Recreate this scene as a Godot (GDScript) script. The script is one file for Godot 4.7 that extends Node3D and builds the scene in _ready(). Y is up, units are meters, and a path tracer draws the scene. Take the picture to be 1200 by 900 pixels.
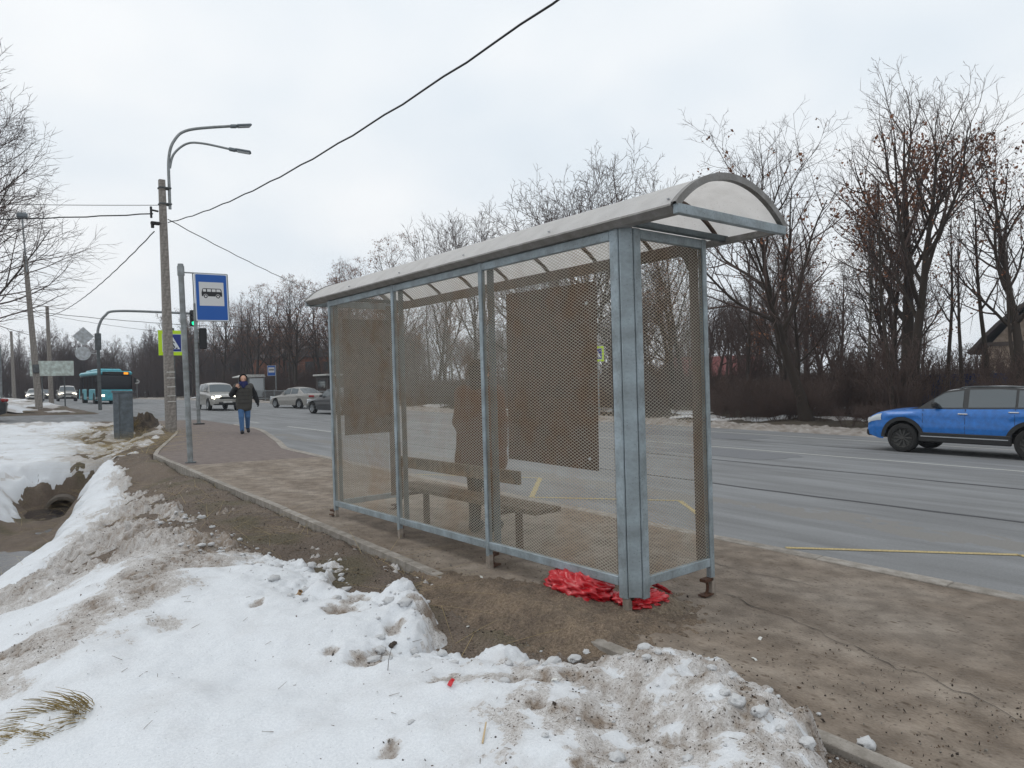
extends Node3D
# A mesh-walled bus shelter beside a snowy suburban road under an overcast sky. y up, metres; -z runs along the road, +x across it.

const CAM_H := 1.51
const YAW := 38.96
const PITCH := -0.30
const ROLL := 1.66
var rng := RandomNumberGenerator.new()
var taken := {}
var mats := {}
var n_a := FastNoiseLite.new()
var n_b := FastNoiseLite.new()
var n_c := FastNoiseLite.new()

# ------------------------------------------------------------------ mesh builder
class B extends RefCounted:
	var v := PackedVector3Array()
	var n := PackedVector3Array()
	var uv := PackedVector2Array()
	var c := PackedColorArray()
	var ix := PackedInt32Array()
	var col := Color(1, 1, 1)
	var has_c := false
	func p(a: Vector3, nn: Vector3, t := Vector2.ZERO) -> int:
		v.append(a); n.append(nn); uv.append(t)
		if has_c: c.append(col)
		return v.size() - 1
	func face(pts: Array, nn: Vector3, uvs := []) -> void:
		var base := v.size()
		for i in pts.size(): p(pts[i], nn, uvs[i] if uvs.size() > i else Vector2.ZERO)
		var cr: Vector3 = (pts[1] - pts[0]).cross(pts[2] - pts[0])
		var flip := cr.dot(nn) > 0.0
		for i in range(1, pts.size() - 1):
			if flip: ix.append_array([base, base + i + 1, base + i])
			else: ix.append_array([base, base + i, base + i + 1])
	func quad_auto(a: Vector3, b: Vector3, c2: Vector3, d: Vector3, away: Vector3) -> void:
		var nn := (b - a).cross(c2 - a)
		if nn.length_squared() < 1e-16: nn = (c2 - a).cross(d - a)
		if nn.length_squared() < 1e-16: return
		nn = nn.normalized()
		if nn.dot((a + b + c2 + d) * 0.25 - away) < 0.0: nn = -nn
		face([a, b, c2, d], nn)
	func box(o: Vector3, s: Vector3, bs := Basis(), e := 0.0) -> void:
		var h := s * 0.5
		for a in 3:
			var b := (a + 1) % 3
			var d := (a + 2) % 3
			for sg in [-1.0, 1.0]:
				var pts := []
				for q in [[-1, -1], [1, -1], [1, 1], [-1, 1]]:
					var w := Vector3.ZERO
					w[a] = h[a] * sg; w[b] = (h[b] - e) * q[0]; w[d] = (h[d] - e) * q[1]
					pts.append(o + bs * w)
				var nn := Vector3.ZERO
				nn[a] = sg
				face(pts, (bs * nn).normalized())
		if e <= 0.0: return
		for a in 3:
			var b := (a + 1) % 3
			var d := (a + 2) % 3
			for sb in [-1.0, 1.0]:
				for sd in [-1.0, 1.0]:
					var pts := []
					for q in [[-1, 0], [1, 0], [1, 1], [-1, 1]]:
						var w := Vector3.ZERO
						w[a] = (h[a] - e) * q[0]
						w[b] = sb * (h[b] if q[1] == 0 else h[b] - e)
						w[d] = sd * (h[d] - e if q[1] == 0 else h[d])
						pts.append(o + bs * w)
					var nn := Vector3.ZERO
					nn[b] = sb; nn[d] = sd
					face(pts, (bs * nn).normalized())
		for sx in [-1.0, 1.0]:
			for sy in [-1.0, 1.0]:
				for sz in [-1.0, 1.0]:
					var g := Vector3(sx, sy, sz)
					face([o + bs * (Vector3(h.x, h.y - e, h.z - e) * g), o + bs * (Vector3(h.x - e, h.y, h.z - e) * g), o + bs * (Vector3(h.x - e, h.y - e, h.z) * g)], (bs * g).normalized())
	func tube(pts: PackedVector3Array, rad: PackedFloat32Array, sides: int, cap := false) -> void:
		var m := pts.size()
		var base := v.size()
		var d := (pts[1] - pts[0]).normalized()
		var u := d.cross(Vector3.UP if absf(d.y) < 0.9 else Vector3.RIGHT).normalized()
		for i in m:
			if i > 0 and i < m - 1: d = (pts[i + 1] - pts[i - 1]).normalized()
			elif i == m - 1: d = (pts[i] - pts[i - 1]).normalized()
			u = (u - d * u.dot(d)).normalized()
			var w := d.cross(u)
			for k in sides:
				var an := TAU * k / sides
				var nn := u * cos(an) + w * sin(an)
				v.append(pts[i] + nn * rad[i]); n.append(nn); uv.append(Vector2(float(k) / sides, i))
				if has_c: c.append(col)
		for i in m - 1:
			for k in sides:
				var k2 := (k + 1) % sides
				var a := base + i * sides + k
				var b := base + i * sides + k2
				ix.append_array([a, b, a + sides, b, b + sides, a + sides])
		if cap:
			var lo := []
			var hi := []
			for k in sides:
				lo.append(v[base + k]); hi.append(v[base + (m - 1) * sides + k])
			face(lo, (pts[0] - pts[1]).normalized()); face(hi, (pts[m - 1] - pts[m - 2]).normalized())
	func rod(a: Vector3, b: Vector3, r: float, sides := 8, r2 := -1.0) -> void:
		tube(PackedVector3Array([a, b]), PackedFloat32Array([r, r if r2 < 0 else r2]), sides, true)
	# profile: [radius, height] pairs turned round axis, from o
	func lathe(prof: Array, segs: int, o: Vector3, bs := Basis()) -> void:
		var base := v.size()
		var m := prof.size()
		for i in m:
			var pa: Vector2 = prof[maxi(i - 1, 0)]
			var pb: Vector2 = prof[mini(i + 1, m - 1)]
			var t := (pb - pa).normalized()
			for k in segs + 1:
				var an := TAU * k / segs
				var q: Vector2 = prof[i]
				var nn := Vector3(t.y * cos(an), -t.x, t.y * sin(an))
				p(o + bs * Vector3(q.x * cos(an), q.y, q.x * sin(an)), (bs * nn).normalized(), Vector2(float(k) / segs, float(i) / m))
		for i in m - 1:
			for k in segs:
				var a := base + i * (segs + 1) + k
				ix.append_array([a, a + segs + 1, a + 1, a + 1, a + segs + 1, a + segs + 2])
	# polygon in the xy plane of bs, from z0 to z1
	func extrude(poly: PackedVector2Array, z0: float, z1: float, o := Vector3.ZERO, bs := Basis()) -> void:
		var t := Geometry2D.triangulate_polygon(poly)
		for q in 2:
			var z := z0 if q == 0 else z1
			var nn := bs * Vector3(0, 0, -1 if (q == 0) == (z0 < z1) else 1)
			for i in range(0, t.size(), 3):
				face([o + bs * Vector3(poly[t[i]].x, poly[t[i]].y, z), o + bs * Vector3(poly[t[i + 1]].x, poly[t[i + 1]].y, z), o + bs * Vector3(poly[t[i + 2]].x, poly[t[i + 2]].y, z)], nn.normalized())
		var cw := Geometry2D.is_polygon_clockwise(poly)
		for i in poly.size():
			var a := poly[i]
			var b := poly[(i + 1) % poly.size()]
			var e := (b - a).normalized()
			var nn := Vector3(e.y, -e.x, 0)
			if cw: nn = -nn
			face([o + bs * Vector3(a.x, a.y, z0), o + bs * Vector3(b.x, b.y, z0), o + bs * Vector3(b.x, b.y, z1), o + bs * Vector3(a.x, a.y, z1)], (bs * nn).normalized())
	# regular grid of points, rows x cols, smooth normals
	func grid(pts: PackedVector3Array, cols: int, rows: int, up := Vector3.UP, uvs := PackedVector2Array(), cs := PackedColorArray(), skip := PackedByteArray()) -> void:
		var nn := PackedVector3Array()
		nn.resize(pts.size())
		for r in rows:
			for q in cols:
				var l := pts[r * cols + maxi(q - 1, 0)]
				var ri := pts[r * cols + mini(q + 1, cols - 1)]
				var a := pts[maxi(r - 1, 0) * cols + q]
				var b := pts[mini(r + 1, rows - 1) * cols + q]
				var w := (ri - l).cross(b - a).normalized()
				nn[r * cols + q] = w if w.dot(up) > 0 else -w
		var base := v.size()
		v.append_array(pts); n.append_array(nn)
		if uvs.size(): uv.append_array(uvs)
		else:
			var z := PackedVector2Array(); z.resize(pts.size()); uv.append_array(z)
		if cs.size(): has_c = true; c.append_array(cs)
		for r in rows - 1:
			for q in cols - 1:
				if skip.size() and skip[r * (cols - 1) + q]: continue
				var a := base + r * cols + q
				ix.append_array([a, a + 1, a + cols, a + 1, a + cols + 1, a + cols])
	func join(o: B, t := Transform3D()) -> void:
		var base := v.size()
		for q in o.v: v.append(t * q)
		for q in o.n: n.append((t.basis * q).normalized())
		uv.append_array(o.uv)
		if has_c:
			if o.c.size(): c.append_array(o.c)
			else:
				for q in o.v.size(): c.append(col)
		for q in o.ix: ix.append(q + base)
	func wind() -> void:   # make every triangle run clockwise seen from its normals' side
		for i in range(0, ix.size(), 3):
			var p0 := v[ix[i]]
			if (v[ix[i + 2]] - p0).cross(v[ix[i + 1]] - p0).dot(n[ix[i]] + n[ix[i + 1]] + n[ix[i + 2]]) < 0.0:
				var k := ix[i + 1]
				ix[i + 1] = ix[i + 2]
				ix[i + 2] = k
	func mesh(m: Material) -> ArrayMesh:
		wind()
		var a := []
		a.resize(Mesh.ARRAY_MAX)
		a[Mesh.ARRAY_VERTEX] = v
		a[Mesh.ARRAY_NORMAL] = n
		a[Mesh.ARRAY_TEX_UV] = uv
		if c.size() == v.size() and v.size() > 0: a[Mesh.ARRAY_COLOR] = c
		a[Mesh.ARRAY_INDEX] = ix
		var am := ArrayMesh.new()
		am.add_surface_from_arrays(Mesh.PRIMITIVE_TRIANGLES, a)
		am.surface_set_material(0, m)
		return am

# ------------------------------------------------------------------ node helpers
func numbered(s: String) -> String:
	var k: int = taken.get(s, 0)
	taken[s] = k + 1
	return s if k == 0 else "%s_%03d" % [s, k]
func tag(o: Node, label: String, category: String, group := "", kind := "") -> Node:
	o.set_meta("label", label)
	if category: o.set_meta("category", category)
	if group: o.set_meta("group", group)
	if kind: o.set_meta("kind", kind)
	return o
func thing(called: String, label: String, category: String, at := Vector3.ZERO, bs := Basis(), group := "") -> Node3D:
	var o := Node3D.new()
	o.name = numbered(called)
	add_child(o)
	o.transform = Transform3D(bs, at)
	tag(o, label, category, group)
	return o
func part(b: B, called: String, m: Material, parent: Node) -> MeshInstance3D:
	return place(b.mesh(m), called, parent)
func place(me: Mesh, called: String, parent: Node, t := Transform3D()) -> MeshInstance3D:
	var o := MeshInstance3D.new()
	o.mesh = me
	o.name = called if parent != self else numbered(called)
	parent.add_child(o, true)
	o.transform = t
	return o
func struct(b: B, called: String, m: Material) -> MeshInstance3D:
	var o := part(b, called, m, self)
	o.set_meta("kind", "structure")
	return o
func solo(b: B, called: String, m: Material, label: String, category: String, group := "", kind := "") -> MeshInstance3D:
	var o := part(b, called, m, self)
	tag(o, label, category, group, kind)
	return o
func yrot(deg: float) -> Basis:
	return Basis(Vector3.UP, deg_to_rad(deg))
func smooth(a: float, b: float, x: float) -> float:
	return smoothstep(a, b, x)

# ------------------------------------------------------------------ textures and materials
func bytes(size: int, freq: float, oct: int, sd: int, type := FastNoiseLite.TYPE_SIMPLEX_SMOOTH) -> PackedByteArray:
	var f := FastNoiseLite.new()
	f.seed = sd; f.frequency = freq; f.noise_type = type
	f.fractal_type = FastNoiseLite.FRACTAL_FBM if oct > 1 else FastNoiseLite.FRACTAL_NONE
	f.fractal_octaves = oct
	var im := f.get_seamless_image(size, size)
	im.convert(Image.FORMAT_L8)
	return im.get_data()
# two noises blended between two colours, with scattered specks
func tex(size: int, a: PackedByteArray, b: PackedByteArray, lo: Color, hi: Color, wa: float, wb: float, specks := 0, sp_col := Color(0.1, 0.09, 0.08), sp_a := 0.7, sd := 1) -> ImageTexture:
	var out := PackedByteArray()
	out.resize(size * size * 3)
	for i in size * size:
		var t := clampf(0.5 + (a[i] / 255.0 - 0.5) * wa + (b[i] / 255.0 - 0.5) * wb, 0.0, 1.0)
		out[i * 3] = int(lerpf(lo.r, hi.r, t) * 255); out[i * 3 + 1] = int(lerpf(lo.g, hi.g, t) * 255); out[i * 3 + 2] = int(lerpf(lo.b, hi.b, t) * 255)
	var rg := RandomNumberGenerator.new()
	rg.seed = sd
	for k in specks:
		var x := rg.randi() % size
		var y := rg.randi() % size
		var w := 1 + rg.randi() % 2
		var al := sp_a * rg.randf_range(0.4, 1.0)
		for dy in w:
			for dx in w:
				var i := (((y + dy) % size) * size + (x + dx) % size) * 3
				out[i] = int(lerpf(out[i], sp_col.r * 255, al)); out[i + 1] = int(lerpf(out[i + 1], sp_col.g * 255, al)); out[i + 2] = int(lerpf(out[i + 2], sp_col.b * 255, al))
	var im := Image.create_from_data(size, size, false, Image.FORMAT_RGB8, out)
	im.generate_mipmaps()
	return ImageTexture.create_from_image(im)
func bump(size: int, a: PackedByteArray, strength: float) -> ImageTexture:
	var im := Image.create_from_data(size, size, false, Image.FORMAT_L8, a)
	im.convert(Image.FORMAT_RGBA8)
	im.bump_map_to_normal_map(strength)
	im.generate_mipmaps()
	return ImageTexture.create_from_image(im)
func mat(key: String, colour: Color, rough := 0.7, metal := 0.0, t: Texture2D = null, scale := 1.0, nm: Texture2D = null, nscale := 0.5) -> StandardMaterial3D:
	if mats.has(key): return mats[key]
	var m := StandardMaterial3D.new()
	m.albedo_color = colour
	m.roughness = rough
	m.metallic = metal
	if t:
		m.albedo_texture = t
	if nm:
		m.normal_enabled = true
		m.normal_texture = nm
		m.normal_scale = nscale
	if t or nm:
		m.uv1_triplanar = true
		m.uv1_scale = Vector3.ONE * scale
	mats[key] = m
	return m
func world(m: StandardMaterial3D) -> StandardMaterial3D:
	m.uv1_triplanar = true
	m.uv1_world_triplanar = true
	return m
func vcol(m: StandardMaterial3D) -> StandardMaterial3D:
	m.vertex_color_use_as_albedo = true
	return m
func glow(key: String, colour: Color, energy: float) -> StandardMaterial3D:
	var m := mat(key, colour, 0.3)
	m.emission_enabled = true
	m.emission = colour
	m.emission_energy_multiplier = energy
	return m

# ------------------------------------------------------------------ the lie of the land
func gy(x: float, z: float) -> float:   # paved level: rises gently along the road, falls across it
	var s := -z
	if s > 50.0: s = 50.0 + 30.0 * (1.0 - exp(-(s - 50.0) / 30.0))
	return 0.0135 * (s - 3.0) - 0.03 * (clampf(x, 2.0, 24.0) - 3.3)
func slope(x: float, z: float) -> Basis:   # upright of the paved plane, keeping z as far as it goes
	var e := 0.5
	var dx := Vector3(2 * e, gy(x + e, z) - gy(x - e, z), 0).normalized()
	var dz := Vector3(0, gy(x, z + e) - gy(x, z - e), 2 * e).normalized()
	return Basis(dx, dz.cross(dx).normalized(), dz).orthonormalized()
func road_y(x: float, z: float) -> float:
	return gy(x, z) - 0.1
const WALK_L := [[-60.0, 6.1], [-31.0, 6.1], [-24.5, 5.75], [-22.7, 5.3], [-16.2, 3.32], [-15.8, 3.28], [-1.0, 2.72], [8.0, 2.4]]
const WALK_R := [[-60.0, 8.5], [-31.4, 8.5], [-27.0, 8.35], [-24.0, 8.2], [-22.6, 7.95], [-18.0, 6.75], [-16.0, 6.15], [-14.5, 6.02], [-4.0, 5.8], [8.0, 5.75]]
func along(tab: Array, z: float) -> float:
	for i in tab.size() - 1:
		if z <= tab[i + 1][0]:
			return lerpf(tab[i][1], tab[i + 1][1], clampf((z - tab[i][0]) / (tab[i + 1][0] - tab[i][0]), 0, 1))
	return tab[-1][1]
const DITCH := [Vector2(1.95, -17.9), Vector2(0.55, -12.2), Vector2(-1.3, -7.0), Vector2(-3.6, 0.0), Vector2(-6.2, 8.0)]
func ditch_d(x: float, z: float) -> float:   # signed distance from the ditch's middle line, positive towards the road
	var best := 1e9
	var sg := 1.0
	var q := Vector2(x, z)
	for i in DITCH.size() - 1:
		var a: Vector2 = DITCH[i]
		var b: Vector2 = DITCH[i + 1]
		var t := clampf((q - a).dot(b - a) / (b - a).length_squared(), 0, 1)
		var c := a + (b - a) * t
		var d := q.distance_to(c)
		if d < best:
			best = d
			sg = signf((b - a).cross(q - a))
	return -best * sg
func side_road(x: float, z: float) -> bool:
	return x < 6.5 and z < -32.2 + 0.02 * x and z > -43.0
func dirt_y(x: float, z: float) -> float:
	var g := gy(x, z)
	var far := x * x + z * z > 3600.0
	var h := g - 0.022
	if z < -15.5 and z > -32.0: h -= 0.24 * smooth(along(WALK_L, z) - 0.45, along(WALK_L, z) - 1.5, x) * smooth(-15.5, -18.0, z) * smooth(-31.5, -29.0, z)
	if z > -18.6 and z < 9.0 and x < 4.0 and x > -9.0:
		var d := ditch_d(x, z)
		var w := 1.0
		if z < -17.4: w = 1.0 - smooth(-17.5, -18.4, z + n_b.get_noise_2d(x * 1.5, z * 1.5) * 0.35)
		var dep := pow(1.0 - clampf((d - 0.2) / lerpf(2.4, 0.9, smooth(-12.5, -16.5, z)), 0.0, 1.0), 1.35) if d > 0 else (1.0 - smooth(0.35, 1.5, -d))
		h -= 1.05 * dep * w
	if x > 1.0 and z > -18.0 and x < 3.5:
		h -= 0.02 * smooth(1.0, 3.0, x)
	h += n_a.get_noise_2d(x * 1.3, z * 1.3) * 0.06 + n_b.get_noise_2d(x * 3.0, z * 3.0) * 0.025 * (1.0 if not far else 0.0)
	if x < 5.5 and z < -43.0: h += 0.22 * smooth(-43.0, -46.0, z) + n_a.get_noise_2d(x * 0.5, z * 0.5) * 0.25
	if x > 3.4 and x < 5.4 and z < -23.5 and z > -28.0: h += 0.24 * smooth(3.3, 3.9, x) * sin((z + 28.0) / 4.5 * PI)
	if x > 23.0: h += 0.15 * smooth(23.0, 26.0, x) + n_a.get_noise_2d(x * 0.4, z * 0.4) * 0.2
	# beds of what is paved lie lower
	var l := along(WALK_L, z)
	var bed := 0.0
	if z > -32.0: bed = smooth(l - 0.03, l + 0.08, x) * (1.0 - smooth(22.55, 22.8, x))
	else: bed = smooth(6.2, 6.6, x) * (1.0 - smooth(22.55, 22.8, x))
	if side_road(x, z): bed = 1.0
	return lerpf(h, minf(h, g - 0.3), bed)
# snow: [x, z, radius, height] of the shovelled heaps and lumps by the pavement
const HEAPS := [[2.28, -4.02, 0.17, 0.13], [2.2, -3.78, 0.2, 0.10], [2.12, -3.5, 0.22, 0.07], [2.0, -4.5, 0.2, 0.07], [2.16, -4.38, 0.08, 0.07], [2.28, -4.3, 0.07, 0.07], [2.3, -2.98, 0.2, 0.07], [2.45, -2.75, 0.14, 0.05],
	[2.62, -2.1, 0.42, 0.16], [2.46, -1.65, 0.42, 0.15], [2.8, -1.9, 0.26, 0.12], [2.3, -2.4, 0.35, 0.06], [2.15, -1.35, 0.4, 0.10], [1.75, -2.2, 0.5, 0.04]]
const SPOTS := [[1.62, -3.25, 0.09, 0.03], [1.74, -3.32, 0.07, 0.025], [1.52, -3.43, 0.05, 0.03], [1.97, -2.5, 0.06, 0.03], [2.06, -2.37, 0.05, 0.025], [2.18, -2.33, 0.06, 0.03], [1.98, -1.97, 0.06, 0.02], [1.86, -2.2, 0.05, 0.03], [2.29, -2.62, 0.06, 0.02], [1.95, -3.55, 0.06, 0.03], [1.82, -3.95, 0.12, 0.03], [2.0, -4.15, 0.1, 0.03], [1.46, -4.39, 0.05, 0.02], [2.06, -1.66, 0.06, 0.02], [1.7, -1.75, 0.05, 0.02], [1.25, -2.35, 0.05, 0.03], [2.25, -3.6, 0.09, 0.0], [2.2, -3.72, 0.06, 0.0], [1.75, -2.75, 0.07, 0.02], [2.35, -4.7, 0.08, 0.02]]
const SNOW_EDGE := [[-18.0, 2.75], [-11.0, 2.5], [-8.5, 2.2], [-7.5, 2.1], [-6.6, 2.1], [-5.8, 2.22], [-5.1, 2.34], [-4.7, 2.12], [-4.45, 2.08], [-4.1, 2.42], [-3.75, 2.42], [-3.45, 2.2], [-3.3, 2.06], [-3.15, 2.2], [-2.9, 2.45], [-2.55, 2.52], [-2.4, 2.78], [-1.95, 3.02], [-1.5, 2.78], [-1.2, 2.5], [-0.8, 2.25], [8.0, 2.0]]
func dirtiness(x: float, z: float) -> float:   # how much grit lies on the snow, 0..1
	var d := 0.0
	# the gritty strip that runs down the bank
	var s := (x - 0.17) * 0.756 - (-z - 4.4) * 0.654
	d += (1.0 - smooth(0.12, 0.6, absf(s + 0.05 + n_a.get_noise_2d(x * 2.2, z * 2.2) * 0.35))) * (0.6 + 0.6 * n_b.get_noise_2d(x * 3.0 + 5.0, z * 1.6)) * smooth(-2.6, -3.6, z)
	d += smooth(-5.6, -7.4, z) * 0.72 * smooth(0.7, 2.0, ditch_d(x, z) + n_a.get_noise_2d(x * 2.0, z * 1.3) * 0.5)
	var rd := Vector2(x - 2.55, z + 1.8).length()
	d += (1.0 - smooth(0.45, 1.5, rd + n_a.get_noise_2d(x * 3.0, z * 3.0) * 0.4)) * (0.5 + 0.75 * n_b.get_noise_2d(x * 5.0 + 2.0, z * 5.0))
	d += (1.0 - smooth(0.0, 0.22, along(SNOW_EDGE, z) - x)) * 0.35
	if z > -5.5:
		for q in SPOTS:
			var r := Vector2(x - q[0], z - q[1]).length()
			if r < q[2] * 2.0: d += 0.85 * (1.0 - smooth(0.5, 1.3, r / q[2] * (1.0 + n_b.get_noise_2d(x * 12.0, z * 12.0) * 0.6)))
	d += n_c.get_noise_2d(x * 2.0, z * 2.0) * 0.20 + n_b.get_noise_2d(x * 6.0, z * 6.0) * 0.2 * (0.35 + d) + n_c.get_noise_2d(x * 16.0, z * 16.0) * 0.35 * clampf(d, 0.0, 0.7)
	return clampf(d, 0.0, 1.0)
func snow_t(x: float, z: float) -> float:   # thickness of the snow
	var e := along(SNOW_EDGE, z) + n_b.get_noise_2d(x * 4.0, z * 4.0) * 0.10 + n_c.get_noise_2d(x * 9.0 + 7.0, z * 9.0) * 0.05
	var near := smooth(0.7, 0.0, e - x)
	var t := 0.125 * smooth(0.0, 0.16, e - x) - 0.05
	t += 0.05 * smooth(0.1, 0.6, e - x)
	if x > e - 0.1 and z < -4.4: t = maxf(t, -0.05 + n_b.get_noise_2d(x * 2.6 + 11.0, z * 2.0) * 0.10 + n_c.get_noise_2d(x * 9.0, z * 9.0) * 0.05)
	var hp := 0.0
	for q in HEAPS:
		var dx: float = x - q[0]
		var dz: float = z - q[1]
		var r: float = q[2]
		if absf(dx) < r * 1.5 and absf(dz) < r * 1.5:
			var k := sqrt(dx * dx + dz * dz) / r * (1.0 + n_b.get_noise_2d(x * 5.0 + q[0], z * 5.0) * 0.4)
			var h: float = q[3] * (1.0 - smooth(0.2, 1.15, k))
			hp = maxf(hp, h) + 0.2 * minf(hp, h)
	t += hp
	t += n_b.get_noise_2d(x * 6.0, z * 6.0) * 0.042 * (0.18 + near) + n_c.get_noise_2d(x * 13.0, z * 13.0) * 0.012 * (0.22 + near) + n_b.get_noise_2d(x * 26.0, z * 26.0) * (0.005 + 0.006 * near)
	t += n_a.get_noise_2d(x * 2.0, z * 2.0) * 0.02
	if z > -5.5:
		for q in SPOTS:
			var r := Vector2(x - q[0], z - q[1]).length()
			if r < q[2] * 2.0: t -= q[3] * (1.0 - smooth(0.3, 1.4, r / q[2]))
	# thawed patches along the gritty strip and up the bank
	var dd := dirtiness(x, z)
	t -= smooth(0.6, 1.0, dd) * (0.025 if z < -3.6 else 0.0) * (0.7 + n_c.get_noise_2d(x * 5.0, z * 9.0) * 1.8)
	var d := ditch_d(x, z)
	t -= smooth(-5.8, -7.6, z) * smooth(0.9, 1.7, d) * (0.085 + n_b.get_noise_2d(x * 1.6 + 3.0, z * 1.2) * 0.16 + n_c.get_noise_2d(x * 7.0, z * 5.0) * 0.07)
	t -= smooth(0.75, 0.4, absf(d) + n_b.get_noise_2d(x * 2.0, z * 2.0) * 0.25) * 0.3
	if z < -16.3: t -= 0.1 * smooth(-16.3, -17.0, z) * smooth(1.6, 2.4, x)
	return t

func _ready() -> void:
	rng.seed = 1234
	# camera
	var cam := Camera3D.new()
	cam.name = "Camera3D"
	var yaw := deg_to_rad(YAW)
	var pit := deg_to_rad(PITCH)
	var rol := deg_to_rad(ROLL)
	var fw := Vector3(sin(yaw) * cos(pit), sin(pit), -cos(yaw) * cos(pit))
	var ri := Vector3(cos(yaw), 0, sin(yaw))
	var up := ri.cross(fw)
	cam.transform = Transform3D(Basis(ri * cos(rol) - up * sin(rol), up * cos(rol) + ri * sin(rol), -fw), Vector3(0, CAM_H, 0))
	cam.fov = 57.55
	cam.near = 0.05
	cam.far = 2000.0
	add_child(cam)
	# overcast sky: brightest overhead, soft cloud relief
	var sn := FastNoiseLite.new()
	sn.seed = 8; sn.frequency = 1.1; sn.fractal_type = FastNoiseLite.FRACTAL_FBM; sn.fractal_octaves = 4
	var im := Image.create(1024, 512, false, Image.FORMAT_RGBF)
	for y in 512:
		for x in 1024:
			var el := (0.5 - (y + 0.5) / 512.0) * PI
			var az := (x + 0.5) / 1024.0 * TAU
			var d := Vector3(cos(el) * sin(az), sin(el), cos(el) * cos(az))
			if el < -0.02:
				im.set_pixel(x, y, Color(0.28, 0.28, 0.28)); continue
			var s := maxf(sin(el), 0.0)
			var v := 0.895 + 0.08 * s
			var n := sn.get_noise_3d(d.x * 1.2 / (s + 0.35), d.y, d.z * 1.2 / (s + 0.35))
			v *= 1.0 + n * 0.11
			var w := clampf(0.5 + n * 1.2, 0, 1)
			im.set_pixel(x, y, Color(v * lerpf(0.905, 0.98, w), v * lerpf(0.985, 1.01, w), v * lerpf(1.06, 1.035, w)))
	var psm := PanoramaSkyMaterial.new()
	psm.panorama = ImageTexture.create_from_image(im)
	var sky := Sky.new()
	sky.sky_material = psm
	var env := Environment.new()
	env.background_mode = Environment.BG_SKY
	env.sky = sky
	env.tonemap_mode = Environment.TONE_MAPPER_LINEAR
	env.tonemap_exposure = 1.0
	env.fog_enabled = true
	env.fog_density = 0.0007
	env.fog_light_color = Color(0.80, 0.83, 0.87)
	env.sdfgi_enabled = true
	env.ssao_enabled = true
	env.ssil_enabled = true
	var we := WorldEnvironment.new()
	we.name = "WorldEnvironment"
	we.environment = env
	add_child(we)
	# the sun behind the cloud, high and very soft
	var sun := DirectionalLight3D.new()
	sun.name = "sun"
	sun.light_energy = 0.18
	sun.light_color = Color(1.0, 0.98, 0.95)
	sun.light_angular_distance = 25.0
	sun.shadow_enabled = true
	sun.rotation = Vector3(deg_to_rad(-52), deg_to_rad(-150), 0)
	add_child(sun)
	n_a.seed = 3; n_a.frequency = 0.55; n_a.fractal_octaves = 3
	n_b.seed = 4; n_b.frequency = 0.8; n_b.fractal_octaves = 3
	n_c.seed = 5; n_c.frequency = 1.1; n_c.fractal_octaves = 2
	var t0 := Time.get_ticks_msec()
	make_materials()
	print("materials ", Time.get_ticks_msec() - t0)
	build_ground()
	build_snow()
	print("snow ", Time.get_ticks_msec() - t0)
	build_paving()
	build_crumbs()
	print("paving ", Time.get_ticks_msec() - t0)
	build_houses()
	build_shelter()
	build_lamps()
	build_signs()
	build_furniture()
	print("furniture ", Time.get_ticks_msec() - t0)
	build_cars()
	print("cars ", Time.get_ticks_msec() - t0)
	build_people()
	print("people ", Time.get_ticks_msec() - t0)
	build_trees()
	print("trees ", Time.get_ticks_msec() - t0)
	build_litter()

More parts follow.
